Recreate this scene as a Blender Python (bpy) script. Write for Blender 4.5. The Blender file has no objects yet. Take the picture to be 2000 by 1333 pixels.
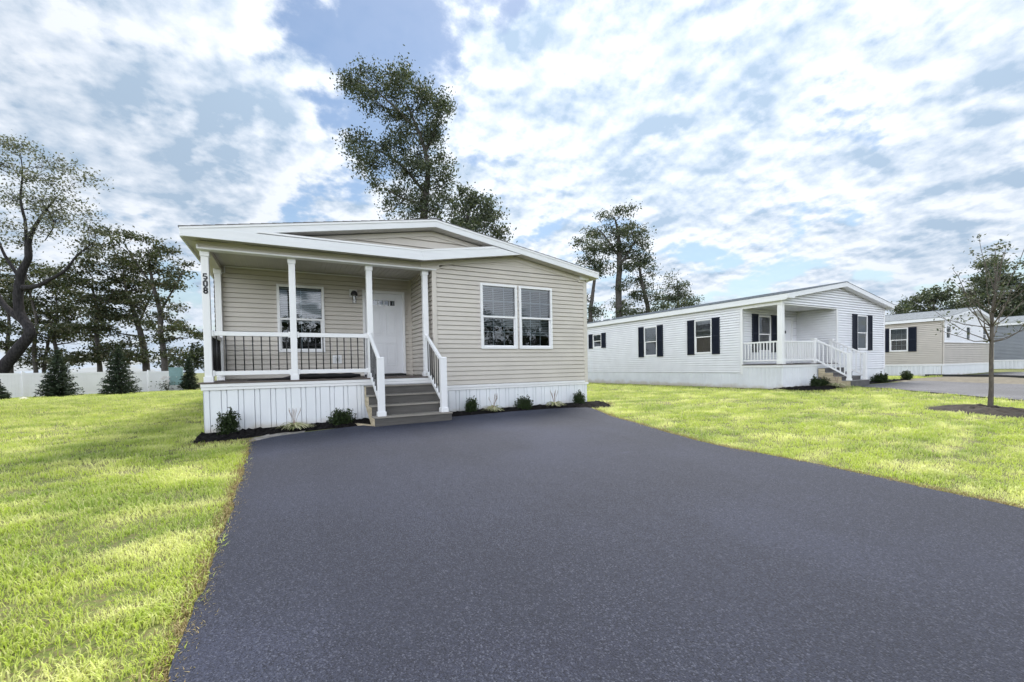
import bpy, bmesh, math, random
import numpy as np
from mathutils import Vector, Matrix

rng = np.random.default_rng(508)
random.seed(508)
scene = bpy.context.scene
COL = scene.collection

# ------------------------------------------------------------------ camera
F_PX, CY_PX = 832.0, 733.9                     # focal length and principal point of the 2000x1333 photo
CAM = np.array([1.2555, -8.9554, 1.3343])
YAW, PITCH, ROLL = .4894, -.0223, -.0187
_d = np.array([math.sin(YAW) * math.cos(PITCH), math.cos(YAW) * math.cos(PITCH), math.sin(PITCH)])
_r = np.array([math.cos(YAW), -math.sin(YAW), 0.])
_u = np.cross(_r, _d)
_R = _r * math.cos(ROLL) + _u * math.sin(ROLL)
_U = -_r * math.sin(ROLL) + _u * math.cos(ROLL)
cam = bpy.data.cameras.new('camera')
cam.sensor_width = 36.0
cam.lens = 36.0 * F_PX / 2000
cam.shift_y = (CY_PX - 666.5) / 2000
cam.clip_start = .05
cam.clip_end = 3000
cam_o = bpy.data.objects.new('camera', cam)
COL.objects.link(cam_o)
cam_o.matrix_world = Matrix(((_R[0], _U[0], -_d[0], CAM[0]), (_R[1], _U[1], -_d[1], CAM[1]),
                             (_R[2], _U[2], -_d[2], CAM[2]), (0, 0, 0, 1)))
scene.camera = cam_o


def at(px, py, D):
    """point at distance D along the view axis, seen at photo pixel px,py"""
    return CAM + (_d + _R * (px - 1000) / F_PX + _U * (CY_PX - py) / F_PX) * D


# ------------------------------------------------------------------ light
FRONT_FILL = (3.05, 3.2, 3.5)
SUN_EL, SUN_AZ = math.radians(58), math.radians(48)      # azimuth from +Y towards +X: behind the houses, to the right
SUN_DIR = np.array([math.cos(SUN_EL) * math.sin(SUN_AZ), math.cos(SUN_EL) * math.cos(SUN_AZ), math.sin(SUN_EL)])
scene.view_settings.view_transform = 'Standard'
scene.view_settings.look = 'None'
scene.view_settings.exposure = 0.6
scene.view_settings.gamma = 1.0
world = bpy.data.worlds.new("World")
scene.world = world
world.use_nodes = True
NT = world.node_tree
NT.nodes.clear()


def N(nt, typ, **kw):
    n = nt.nodes.new(typ)
    for k, v in kw.items():
        if k.startswith('i_'):
            k2 = k[2:]
            n.inputs[int(k2) if k2.isdigit() else k2.replace('_', ' ')].default_value = v
        else:
            setattr(n, k, v)
    return n


def L(nt, a, b):
    nt.links.new(a, b)


def math_n(nt, op, a, b=None, clamp=False):
    n = nt.nodes.new('ShaderNodeMath')
    n.operation = op
    n.use_clamp = clamp
    for i, v in enumerate((a, b)):
        if v is None:
            continue
        if isinstance(v, (int, float)):
            n.inputs[i].default_value = v
        else:
            nt.links.new(v, n.inputs[i])
    return n.outputs[0]


def maprange(nt, v, a, b, c, d, smooth=True):
    n = nt.nodes.new('ShaderNodeMapRange')
    n.interpolation_type = 'SMOOTHSTEP' if smooth else 'LINEAR'
    for i, x in enumerate((v, a, b, c, d)):
        if isinstance(x, (int, float)):
            n.inputs[i].default_value = x
        else:
            nt.links.new(x, n.inputs[i])
    return n.outputs[0]


def mixc(nt, f, a, b):
    n = nt.nodes.new('ShaderNodeMix')
    n.data_type = 'RGBA'
    for s, v in ((n.inputs['Factor'], f), (n.inputs[6], a), (n.inputs[7], b)):
        if isinstance(v, (int, float)):
            s.default_value = v
        elif isinstance(v, tuple):
            s.default_value = (*v, 1) if len(v) == 3 else v
        else:
            nt.links.new(v, s)
    return n.outputs[2]


def build_world():
    nt = NT
    sky = N(nt, 'ShaderNodeTexSky', sky_type='NISHITA', sun_disc=False, sun_elevation=SUN_EL, sun_rotation=SUN_AZ,
            air_density=1.3, dust_density=.6, ozone_density=2.0)
    tc = N(nt, 'ShaderNodeTexCoord')
    sep = N(nt, 'ShaderNodeSeparateXYZ')
    L(nt, tc.outputs['Generated'], sep.inputs[0])
    X, Y, Z = sep.outputs
    zc = math_n(nt, 'ADD', math_n(nt, 'MAXIMUM', Z, 0.0), .30)
    cmb = N(nt, 'ShaderNodeCombineXYZ')
    L(nt, math_n(nt, 'DIVIDE', X, zc), cmb.inputs[0])
    L(nt, math_n(nt, 'DIVIDE', Y, zc), cmb.inputs[1])
    cmb.inputs[2].default_value = 3.7

    def noise(vec, scale, detail, rough, dist=0.0):
        n = N(nt, 'ShaderNodeTexNoise')
        n.inputs['Scale'].default_value = scale
        n.inputs['Detail'].default_value = detail
        n.inputs['Roughness'].default_value = rough
        n.inputs['Distortion'].default_value = dist
        L(nt, vec, n.inputs['Vector'])
        return n.outputs['Fac']

    def shifted(vec, v):
        a = N(nt, 'ShaderNodeVectorMath', operation='ADD')
        a.inputs[1].default_value = v
        L(nt, vec, a.inputs[0])
        return a.outputs[0]
    p = cmb.outputs[0]
    s = .05

    def puffs(vec):
        w = N(nt, 'ShaderNodeTexNoise')
        w.inputs['Scale'].default_value = 3.6
        w.inputs['Detail'].default_value = 4
        L(nt, vec, w.inputs['Vector'])
        sc = N(nt, 'ShaderNodeVectorMath', operation='SCALE')
        sc.inputs['Scale'].default_value = .30
        L(nt, w.outputs['Color'], sc.inputs[0])
        ad = N(nt, 'ShaderNodeVectorMath', operation='ADD')
        L(nt, vec, ad.inputs[0])
        L(nt, sc.outputs[0], ad.inputs[1])
        v = N(nt, 'ShaderNodeTexVoronoi', feature='SMOOTH_F1')
        v.inputs['Scale'].default_value = 5.0
        v.inputs['Smoothness'].default_value = .75
        L(nt, ad.outputs[0], v.inputs['Vector'])
        nz = noise(vec, 8.2, 10, .57)
        return math_n(nt, 'ADD', math_n(nt, 'MULTIPLY', math_n(nt, 'SUBTRACT', .62, v.outputs['Distance']), .62), math_n(nt, 'MULTIPLY', nz, .86))
    psun = shifted(p, (SUN_DIR[0] * s, SUN_DIR[1] * s, 0))
    big = noise(p, 1.7, 3, .5)
    d1 = puffs(p)
    d2 = puffs(psun)
    cov = math_n(nt, 'ADD', d1, math_n(nt, 'SUBTRACT', math_n(nt, 'MULTIPLY', big, .50), .075))
    # gaps of blue and thick banks lie in particular directions of this sky
    blobs = [(-.14, 650, 70, .10), (-.07, 230, 290, .06), (-.13, 600, 330, .07), (-.10, 1590, 350, .09), (-.12, 760, 110, .07),
             (-.10, 1180, 470, .06), (-.08, 1830, 200, .07), (-.10, 230, 60, .08), (.07, 1430, 220, .08), (-.05, 30, 260, .06),
             (.10, 980, 180, .12), (.10, 400, 250, .10), (.10, 90, 130, .10), (.08, 1750, 90, .16), (-.10, 330, 520, .06), (.08, 560, 200, .08),
             (-.08, 1420, 500, .08), (-.07, 1700, 430, .09), (.10, 500, 400, .09), (.08, 1150, 250, .12), (-.07, 1280, 130, .06), (.06, 1900, 330, .08), (.09, 1750, 250, .14), (.07, 1650, 520, .10), (.06, 1350, 380, .10), (.06, 120, 480, .12), (.09, 260, 200, .14), (.08, 60, 60, .12), (.07, 420, 60, .09)]
    for w, px, py, wid in blobs:
        v = at(px, py, 1) - CAM
        v = v / np.linalg.norm(v)
        dp = N(nt, 'ShaderNodeVectorMath', operation='DOT_PRODUCT')
        dp.inputs[1].default_value = tuple(v)
        L(nt, tc.outputs['Generated'], dp.inputs[0])
        c = math.cos(wid * 2.2)
        cov = math_n(nt, 'ADD', cov, maprange(nt, dp.outputs['Value'], c, 1.0, 0.0, w))
    mask = maprange(nt, cov, .50, .68, .06, 1)
    # sunward edges bright, thick undersides grey
    lit = math_n(nt, 'ADD', math_n(nt, 'MULTIPLY', math_n(nt, 'SUBTRACT', d1, d2), 4.4), .74)
    thick = maprange(nt, cov, .74, 1.05, 0.0, .55)
    lit = math_n(nt, 'SUBTRACT', lit, thick, clamp=True)
    ccol = mixc(nt, lit, (.285, .37, .475), (.60, .635, .69))
    # towards the sun's side the cloud veil is whiter, and so is the band near the horizon
    dps = N(nt, 'ShaderNodeVectorMath', operation='DOT_PRODUCT')
    dps.inputs[1].default_value = tuple(SUN_DIR)
    L(nt, tc.outputs['Generated'], dps.inputs[0])
    glow = maprange(nt, dps.outputs['Value'], .52, .98, 0, .62)
    sc2 = N(nt, 'ShaderNodeVectorMath', operation='SCALE')
    L(nt, ccol, sc2.inputs[0])
    L(nt, math_n(nt, 'ADD', 1.0, math_n(nt, 'MULTIPLY', glow, .5)), sc2.inputs['Scale'])
    ccol = sc2.outputs[0]
    # out-of-view clouds opposite the sun, brightened as added fill for the house fronts
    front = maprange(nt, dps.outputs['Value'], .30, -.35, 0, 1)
    ccol = mixc(nt, front, ccol, FRONT_FILL)
    b1 = N(nt, 'ShaderNodeBackground')
    b1.inputs['Strength'].default_value = .086
    hs = N(nt, 'ShaderNodeHueSaturation')
    hs.inputs['Saturation'].default_value = 1.0
    L(nt, sky.outputs[0], hs.inputs['Color'])
    L(nt, hs.outputs[0], b1.inputs['Color'])
    b2 = N(nt, 'ShaderNodeBackground')
    b2.inputs['Strength'].default_value = 1.0
    haze = maprange(nt, Z, 0.0, .20, .70, 0.0)
    ccol = mixc(nt, haze, ccol, (.40, .475, .57))
    m2 = math_n(nt, 'MAXIMUM', mask, haze)
    L(nt, ccol, b2.inputs['Color'])
    mx = N(nt, 'ShaderNodeMixShader')
    L(nt, m2, mx.inputs[0])
    L(nt, b1.outputs[0], mx.inputs[1])
    L(nt, b2.outputs[0], mx.inputs[2])
    out = N(nt, 'ShaderNodeOutputWorld')
    L(nt, mx.outputs[0], out.inputs['Surface'])


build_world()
world.cycles.sampling_method = 'MANUAL'
world.cycles.sample_map_resolution = 1024

sun = bpy.data.lights.new('sun', 'SUN')
sun.energy = 3.6
sun.angle = math.radians(18)
sun.color = (1.0, .96, .88)
sun_o = bpy.data.objects.new('sun', sun)
COL.objects.link(sun_o)
sun_o.rotation_euler = Vector(SUN_DIR).to_track_quat('Z', 'Y').to_euler()
sun_o.location = (20, 20, 40)

scene.cycles.max_bounces = 8
scene.cycles.diffuse_bounces = 3
scene.cycles.glossy_bounces = 3
scene.cycles.transmission_bounces = 4
scene.cycles.transparent_max_bounces = 8
scene.cycles.caustics_reflective = False
scene.cycles.caustics_refractive = False
scene.cycles.use_denoising = True


# ------------------------------------------------------------------ materials
def new_mat(name):
    m = bpy.data.materials.new(name)
    m.use_nodes = True
    return m, m.node_tree, m.node_tree.nodes['Principled BSDF']


def mat(name, col, rough=.6, var=0.0, scale=3.0, bump=0.0, bscale=200.0, spec=.5, metal=0.0, stretch=None, dirt=None):
    m, nt, b = new_mat(name)
    b.inputs['Roughness'].default_value = rough
    b.inputs['Specular IOR Level'].default_value = spec
    b.inputs['Metallic'].default_value = metal
    geo = N(nt, 'ShaderNodeNewGeometry')
    vec = geo.outputs['Position']
    if stretch:
        mp = N(nt, 'ShaderNodeMapping')
        mp.inputs['Scale'].default_value = stretch
        L(nt, vec, mp.inputs['Vector'])
        svec = mp.outputs[0]
    else:
        svec = vec
    c = None
    if var > 0:
        n = N(nt, 'ShaderNodeTexNoise')
        n.inputs['Scale'].default_value = scale
        n.inputs['Detail'].default_value = 6
        L(nt, svec, n.inputs['Vector'])
        f = maprange(nt, n.outputs['Fac'], .3, .7, 0, 1)
        c = mixc(nt, f, tuple(x * (1 - var) for x in col), tuple(min(1, x * (1 + var)) for x in col))
    if dirt:
        dcol, zlo, zhi = dirt          # rain splash on the lowest strip of a wall
        sp = N(nt, 'ShaderNodeSeparateXYZ')
        L(nt, vec, sp.inputs[0])
        n = N(nt, 'ShaderNodeTexNoise')
        n.inputs['Scale'].default_value = 2.2
        n.inputs['Detail'].default_value = 8
        L(nt, vec, n.inputs['Vector'])
        h = math_n(nt, 'ADD', sp.outputs[2], math_n(nt, 'MULTIPLY', n.outputs['Fac'], -.45))
        f = maprange(nt, h, zlo - .22, zhi - .22, .75, 0)
        c = mixc(nt, f, c if c is not None else col, dcol)
    if c is not None:
        L(nt, c, b.inputs['Base Color'])
    else:
        b.inputs['Base Color'].default_value = (*col, 1)
    if bump > 0:
        n = N(nt, 'ShaderNodeTexNoise')
        n.inputs['Scale'].default_value = bscale
        n.inputs['Detail'].default_value = 3
        L(nt, svec, n.inputs['Vector'])
        bp = N(nt, 'ShaderNodeBump')
        bp.inputs['Strength'].default_value = bump
        bp.inputs['Distance'].default_value = .01
        L(nt, n.outputs['Fac'], bp.inputs['Height'])
        L(nt, bp.outputs[0], b.inputs['Normal'])
    return m


def asphalt_mat(name, col, light):
    m, nt, b = new_mat(name)
    geo = N(nt, 'ShaderNodeNewGeometry')
    pos = geo.outputs['Position']

    def noise(scale, detail):
        n = N(nt, 'ShaderNodeTexNoise')
        n.inputs['Scale'].default_value = scale
        n.inputs['Detail'].default_value = detail
        L(nt, pos, n.inputs['Vector'])
        return n.outputs['Fac']
    v = N(nt, 'ShaderNodeTexVoronoi')
    v.inputs['Scale'].default_value = 145
    L(nt, pos, v.inputs['Vector'])
    v2 = N(nt, 'ShaderNodeTexVoronoi')
    v2.inputs['Scale'].default_value = 95
    L(nt, pos, v2.inputs['Vector'])
    sepc = N(nt, 'ShaderNodeSeparateColor')
    L(nt, v.outputs['Color'], sepc.inputs[0])
    sepc2 = N(nt, 'ShaderNodeSeparateColor')
    L(nt, v2.outputs['Color'], sepc2.inputs[0])
    base = mixc(nt, maprange(nt, noise(.55, 5), .35, .68, 0, 1), tuple(c * .84 for c in col), tuple(c * 1.18 for c in col))
    base = mixc(nt, maprange(nt, sepc.outputs[0], .0, 1, 0, .97, False), base, tuple(c * .35 for c in col))
    stone = maprange(nt, sepc.outputs[1], .78, 1.0, 0, .42)
    base = mixc(nt, stone, base, light)
    stone2 = maprange(nt, sepc2.outputs[0], .99, .997, 0, .2)
    base = mixc(nt, stone2, base, tuple(c * .8 for c in light))
    dust = maprange(nt, noise(.28, 7), .53, .74, 0, .30)
    base = mixc(nt, dust, base, tuple(c * 1.9 for c in col))
    # passes of the paver: faint lengthways bands, and a few pale scuffs
    mp = N(nt, 'ShaderNodeMapping')
    mp.inputs['Scale'].default_value = (1.1, .05, 0)
    L(nt, pos, mp.inputs['Vector'])
    nb = N(nt, 'ShaderNodeTexNoise')
    nb.inputs['Scale'].default_value = 1.6
    nb.inputs['Detail'].default_value = 4
    L(nt, mp.outputs[0], nb.inputs['Vector'])
    base = mixc(nt, maprange(nt, nb.outputs['Fac'], .50, .60, 0, .16), base, tuple(c * .45 for c in col))
    mp2 = N(nt, 'ShaderNodeMapping')
    mp2.inputs['Scale'].default_value = (.7, 3.2, 1)
    mp2.inputs['Rotation'].default_value = (0, 0, .5)
    L(nt, pos, mp2.inputs['Vector'])
    ns = N(nt, 'ShaderNodeTexNoise')
    ns.inputs['Scale'].default_value = .9
    ns.inputs['Detail'].default_value = 7
    ns.inputs['Roughness'].default_value = .62
    L(nt, mp2.outputs[0], ns.inputs['Vector'])
    base = mixc(nt, maprange(nt, ns.outputs['Fac'], .66, .76, 0, .35), base, tuple(c * 2.6 for c in col))
    L(nt, base, b.inputs['Base Color'])
    b.inputs['Roughness'].default_value = .78
    b.inputs['Specular IOR Level'].default_value = .35
    bp = N(nt, 'ShaderNodeBump')
    bp.inputs['Strength'].default_value = .7
    bp.inputs['Distance'].default_value = .006
    L(nt, math_n(nt, 'ADD', math_n(nt, 'MULTIPLY', v.outputs['Distance'], -1.0), noise(240, 3)), bp.inputs['Height'])
    L(nt, bp.outputs[0], b.inputs['Normal'])
    return m


def glass_mat(name, ior=1.8, tint=(.55, .62, .66)):
    m, nt, b = new_mat(name)
    nt.nodes.remove(b)
    out = nt.nodes['Material Output']
    fr = N(nt, 'ShaderNodeFresnel')
    fr.inputs['IOR'].default_value = ior
    tr = N(nt, 'ShaderNodeBsdfTransparent')
    tr.inputs['Color'].default_value = (*tint, 1)
    gl = N(nt, 'ShaderNodeBsdfGlossy')
    gl.inputs['Roughness'].default_value = .008
    gl.inputs['Color'].default_value = (.95, .98, 1, 1)
    mx = N(nt, 'ShaderNodeMixShader')
    L(nt, fr.outputs[0], mx.inputs[0])
    L(nt, tr.outputs[0], mx.inputs[1])
    L(nt, gl.outputs[0], mx.inputs[2])
    L(nt, mx.outputs[0], out.inputs['Surface'])
    return m


def leaf_mat(name, cols, trans=.35, rough=.55):
    """foliage: every leaf takes its own tone"""
    m, nt, b = new_mat(name)
    geo = N(nt, 'ShaderNodeNewGeometry')
    cr = N(nt, 'ShaderNodeValToRGB')
    cr.color_ramp.interpolation = 'LINEAR'
    els = cr.color_ramp.elements
    els[0].position, els[0].color = 0, (*cols[0], 1)
    els[1].position, els[1].color = 1, (*cols[-1], 1)
    for i, c in enumerate(cols[1:-1]):
        e = els.new((i + 1) / (len(cols) - 1))
        e.color = (*c, 1)
    L(nt, geo.outputs['Random Per Island'], cr.inputs[0])
    L(nt, cr.outputs[0], b.inputs['Base Color'])
    b.inputs['Roughness'].default_value = rough
    b.inputs['Specular IOR Level'].default_value = .3
    tl = N(nt, 'ShaderNodeBsdfTranslucent')
    tcol = mixc(nt, .5, cr.outputs[0], (.12, .16, .03))
    L(nt, tcol, tl.inputs['Color'])
    mx = N(nt, 'ShaderNodeMixShader')
    mx.inputs[0].default_value = trans
    L(nt, b.outputs[0], mx.inputs[1])
    L(nt, tl.outputs[0], mx.inputs[2])
    L(nt, mx.outputs[0], nt.nodes['Material Output'].inputs['Surface'])
    return m


def lawn_colour(nt, pos, green, shaded, sunlit):
    """turf tones varied in patches, with bands of sunlight and shade painted in"""
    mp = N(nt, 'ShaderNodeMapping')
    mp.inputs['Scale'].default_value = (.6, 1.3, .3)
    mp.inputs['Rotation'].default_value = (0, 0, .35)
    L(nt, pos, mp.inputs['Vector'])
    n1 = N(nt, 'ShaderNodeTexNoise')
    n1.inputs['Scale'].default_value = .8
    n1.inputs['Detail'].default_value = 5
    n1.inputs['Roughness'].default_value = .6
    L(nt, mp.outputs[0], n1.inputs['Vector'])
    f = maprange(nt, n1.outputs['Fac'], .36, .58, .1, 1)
    c = mixc(nt, f, shaded, green)
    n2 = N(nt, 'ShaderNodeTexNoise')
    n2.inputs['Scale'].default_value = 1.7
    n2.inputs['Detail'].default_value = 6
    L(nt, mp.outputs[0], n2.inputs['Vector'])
    f2 = maprange(nt, n2.outputs['Fac'], .47, .66, 0, .85)  # bright streaks of sun put into the grass colour
    return mixc(nt, f2, c, sunlit)


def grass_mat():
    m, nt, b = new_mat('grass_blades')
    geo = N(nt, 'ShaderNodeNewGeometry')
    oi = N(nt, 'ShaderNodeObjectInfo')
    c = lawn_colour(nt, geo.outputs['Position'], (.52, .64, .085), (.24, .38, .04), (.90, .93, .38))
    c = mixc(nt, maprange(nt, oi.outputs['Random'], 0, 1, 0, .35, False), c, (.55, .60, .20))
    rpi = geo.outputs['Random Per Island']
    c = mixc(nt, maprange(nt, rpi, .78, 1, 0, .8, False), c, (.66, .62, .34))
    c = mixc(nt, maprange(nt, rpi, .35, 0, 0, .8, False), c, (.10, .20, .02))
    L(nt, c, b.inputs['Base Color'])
    b.inputs['Roughness'].default_value = .5
    b.inputs['Specular IOR Level'].default_value = .4
    tl = N(nt, 'ShaderNodeBsdfTranslucent')
    L(nt, c, tl.inputs['Color'])
    mx = N(nt, 'ShaderNodeMixShader')
    mx.inputs[0].default_value = .45
    L(nt, b.outputs[0], mx.inputs[1])
    L(nt, tl.outputs[0], mx.inputs[2])
    L(nt, mx.outputs[0], nt.nodes['Material Output'].inputs['Surface'])
    return m


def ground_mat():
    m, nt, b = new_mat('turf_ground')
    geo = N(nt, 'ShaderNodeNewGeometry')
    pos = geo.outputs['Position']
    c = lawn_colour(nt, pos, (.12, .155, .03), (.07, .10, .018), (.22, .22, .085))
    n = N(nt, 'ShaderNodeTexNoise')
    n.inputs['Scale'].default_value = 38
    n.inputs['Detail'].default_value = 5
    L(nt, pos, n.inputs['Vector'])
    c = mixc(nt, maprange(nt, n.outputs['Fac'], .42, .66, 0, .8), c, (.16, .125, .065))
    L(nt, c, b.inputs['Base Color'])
    b.inputs['Roughness'].default_value = .95
    bp = N(nt, 'ShaderNodeBump')
    bp.inputs['Strength'].default_value = .8
    bp.inputs['Distance'].default_value = .03
    L(nt, n.outputs['Fac'], bp.inputs['Height'])
    L(nt, bp.outputs[0], b.inputs['Normal'])
    return m


M = dict(
    tan=mat('tan_vinyl', (.565, .525, .472), .5, .04, 2.0, .08, 90),
    tan_trim=mat('tan_trim', (.59, .55, .495), .5, .02, 3),
    white=mat('white_vinyl', (.80, .80, .81), .42, .02, 2.0),
    white_siding=mat('white_siding', (.80, .81, .84), .5, .03, 2.0, .06, 90),
    skirt=mat('white_skirting', (.78, .80, .83), .45, .035, 1.6, dirt=((.52, .48, .40), .24, .42)),
    skirt_stained=mat('stained_skirting', (.74, .76, .79), .5, .05, 1.6, dirt=((.50, .45, .34), .22, .46)),
    fascia=mat('white_fascia', (.76, .77, .79), .45, .03, 1.5, .05, 30, stretch=(1, 1, 12)),
    soffit=mat('soffit_vinyl', (.53, .505, .475), .55, .03, 3),
    ceiling=mat('porch_ceiling_vinyl', (.50, .48, .44), .6, .03, 3),
    shingle=mat('roof_shingle', (.17, .165, .17), .9, .35, 9, .5, 120),
    shingle_grey=mat('grey_shingle', (.18, .20, .22), .9, .3, 9, .5, 120),
    door=mat('door_paint', (.74, .75, .78), .4, .02, 4),
    deck=mat('deck_composite', (.11, .09, .08), .7, .2, 6, .2, 60, stretch=(.4, 6, 6)),
    tread=mat('tread_composite', (.25, .23, .20), .75, .18, 5, .2, 60, stretch=(.5, 7, 7)),
    riser=mat('riser_composite', (.092, .086, .08), .75, .16, 5, .2, 60, stretch=(.5, 7, 7)),
    stringer=mat('treated_lumber', (.46, .39, .27), .8, .2, 4, .2, 40, stretch=(1, 1, 6)),
    black=mat('black_metal', (.018, .018, .02), .4),
    shutter=mat('navy_shutter', (.010, .014, .027), .55, .1, 5, spec=.25),
    dark=mat('room_dark', (.012, .013, .017), .8, .3, 1.5),
    blind=mat('white_blind', (.72, .72, .70), .5),
    glass=glass_mat('window_glass'),
    lampglass=glass_mat('lamp_glass', 1.5, (.93, .94, .95)),
    concrete=mat('pale_gravel', (.27, .25, .225), .9, .3, 14, .6, 80),
    mulch=mat('black_mulch', (.010, .009, .009), .95, .6, 22, 1.0, 45, spec=.1),
    brown_mulch=mat('brown_mulch', (.032, .024, .018), .95, .6, 22, 1.0, 45),
    bark=mat('grey_bark', (.062, .055, .05), .9, .35, 6, .9, 14, stretch=(2.5, 2.5, .6)),
    dark_bark=mat('dark_bark', (.030, .028, .030), .95, .4, 4, 1.0, 9, spec=.15, stretch=(2.5, 2.5, .6)),
    young_bark=mat('young_bark', (.095, .08, .066), .85, .25, 14, .6, 40, stretch=(2, 2, .8)),
    teal=mat('teal_steel', (.16, .27, .28), .45, .06, 5),
    grey=mat('grey_steel', (.42, .43, .44), .55, .1, 4),
    rubber=mat('black_rubber', (.016, .016, .018), .55, .2, 8),
    asphalt=asphalt_mat('new_asphalt', (.033, .038, .064), (.13, .14, .185)),
    asphalt_old=asphalt_mat('worn_asphalt', (.16, .16, .175), (.34, .34, .35)),
    dirt=mat('dry_dirt', (.15, .132, .10), .95, .3, 5, .8, 40),
    grey_siding=mat('grey_siding', (.25, .27, .30), .55, .04, 2),
    dark_digit=mat('black_digit', (.012, .012, .014), .4),
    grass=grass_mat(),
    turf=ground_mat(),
    oak=leaf_mat('oak_leaves', [(.022, .031, .018), (.042, .056, .028), (.066, .074, .038), (.10, .086, .048)], .22),
    green=leaf_mat('green_leaves', [(.026, .036, .026), (.045, .060, .040), (.07, .088, .055), (.12, .13, .085)], .25),
    pale=leaf_mat('pale_leaves', [(.06, .068, .055), (.10, .11, .08), (.16, .165, .12), (.24, .235, .18)], .35),
    spruce=leaf_mat('spruce_needles', [(.009, .019, .010), (.018, .034, .017), (.034, .054, .026)], .1, .7),
    box=leaf_mat('boxwood_leaves', [(.012, .022, .009), (.026, .045, .015), (.05, .08, .022)], .2),
    young=leaf_mat('young_leaves', [(.05, .065, .05), (.08, .095, .07), (.13, .13, .09)], .3),
    straw=leaf_mat('straw_blades', [(.16, .11, .05), (.30, .22, .10), (.44, .36, .18)], .3),
    strap=leaf_mat('variegated_leaves', [(.24, .28, .10), (.62, .60, .34), (.80, .76, .52)], .3),
    seed=mat('dry_stalk', (.30, .22, .18), .8),
    flower=mat('white_petals', (.75, .72, .72), .7, .1, 9),
    fence=mat('fence_vinyl', (.88, .87, .90), .4, .02, 2),
    stone=mat('pale_stone', (.5, .48, .45), .9, .2, 8),
)


# ------------------------------------------------------------------ mesh helpers
class MB:
    def __init__(s):
        s.v, s.f = [], []

    def quad(s, *p):
        i = len(s.v)
        s.v += [tuple(map(float, q)) for q in p]
        s.f.append(tuple(range(i, i + len(p))))

    def hexa(s, a, b):
        """two matching 4-corner loops joined into a solid"""
        i = len(s.v)
        s.v += [tuple(map(float, q)) for q in (*a, *b)]
        s.f += [(i + 3, i + 2, i + 1, i), (i + 4, i + 5, i + 6, i + 7)]
        for k in range(4):
            n = (k + 1) % 4
            s.f.append((i + k, i + n, i + 4 + n, i + 4 + k))

    def box(s, x0, x1, y0, y1, z0, z1):
        s.hexa([(x0, y0, z0), (x1, y0, z0), (x1, y1, z0), (x0, y1, z0)],
               [(x0, y0, z1), (x1, y0, z1), (x1, y1, z1), (x0, y1, z1)])

    def prism(s, poly, a, b, T):
        """polygon [(u,z)] swept from out=a to out=b"""
        n, i = len(poly), len(s.v)
        s.v += [tuple(map(float, T(u, a, z))) for u, z in poly] + [tuple(map(float, T(u, b, z))) for u, z in poly]
        s.f += [tuple(range(i, i + n)), tuple(range(i + 2 * n - 1, i + n - 1, -1))]
        for k in range(n):
            m = (k + 1) % n
            s.f.append((i + k, i + m, i + n + m, i + n + k))

    def tbox(s, T, u0, u1, o0, o1, z0, z1):
        s.prism([(u0, z0), (u1, z0), (u1, z1), (u0, z1)], o0, o1, T)

    def tube(s, pts, rads, n=7, cap=True):
        pts = [np.array(p, float) for p in pts]
        if len(pts) < 2:
            return
        rings = []
        ref = None
        for k, p in enumerate(pts):
            t = pts[min(k + 1, len(pts) - 1)] - pts[max(k - 1, 0)]
            t = t / (np.linalg.norm(t) + 1e-9)
            if ref is None:
                ref = np.cross(t, (0.3, .9, .1))
                if np.linalg.norm(ref) < 1e-3:
                    ref = np.cross(t, (1, 0, 0))
            ref = ref - t * (ref @ t)
            ref = ref / (np.linalg.norm(ref) + 1e-9)
            b = np.cross(t, ref)
            i = len(s.v)
            for j in range(n):
                a = 2 * math.pi * j / n
                s.v.append(tuple(p + rads[k] * (ref * math.cos(a) + b * math.sin(a))))
            rings.append(i)
        for k in range(len(rings) - 1):
            for j in range(n):
                m = (j + 1) % n
                s.f.append((rings[k] + j, rings[k] + m, rings[k + 1] + m, rings[k + 1] + j))
        if cap:
            s.f.append(tuple(rings[-1] + j for j in range(n)))
            s.f.append(tuple(rings[0] + j for j in reversed(range(n))))

    def arr(s, V, Fc):
        i = len(s.v)
        s.v += [tuple(x) for x in np.asarray(V, float).tolist()]
        s.f += [tuple(int(q) + i for q in f) for f in Fc]

    def build(s, name, m, parent=None, smooth=False, fix=True, bevel=0.0, loc=None):
        off = np.zeros(3)
        if parent is not None:
            off = np.array(parent['_o'])
        elif loc is not None:
            off = np.array(loc, float)
        me = bpy.data.meshes.new(name)
        me.from_pydata((np.array(s.v) - off).tolist(), [], s.f)
        if fix:
            bm = bmesh.new()
            bm.from_mesh(me)
            bmesh.ops.recalc_face_normals(bm, faces=bm.faces)
            bm.to_mesh(me)
            bm.free()
        me.materials.append(m)
        if smooth:
            me.polygons.foreach_set('use_smooth', [True] * len(me.polygons))
        o = bpy.data.objects.new(name, me)
        COL.objects.link(o)
        if parent is not None:
            o.parent = parent
        o.location = (0, 0, 0) if (parent is not None or loc is None) else tuple(off)
        o['_o'] = [float(x) for x in off]
        if bevel:
            bv = o.modifiers.new('bevel', 'BEVEL')
            bv.width = bevel
            bv.segments = 2
            bv.limit_method = 'ANGLE'
        return o


def thing(name, label, cat, loc, group=None):
    o = bpy.data.objects.new(name, None)
    COL.objects.link(o)
    o.location = loc
    o.empty_display_size = .2
    o['_o'] = [float(x) for x in loc]
    return tag(o, label, cat, group)


def tag(o, label, cat, group=None):
    o['label'] = label
    o['category'] = cat
    if group:
        o['group'] = group
    return o


def struct(o, kind='structure'):
    o['kind'] = kind
    return o


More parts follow.
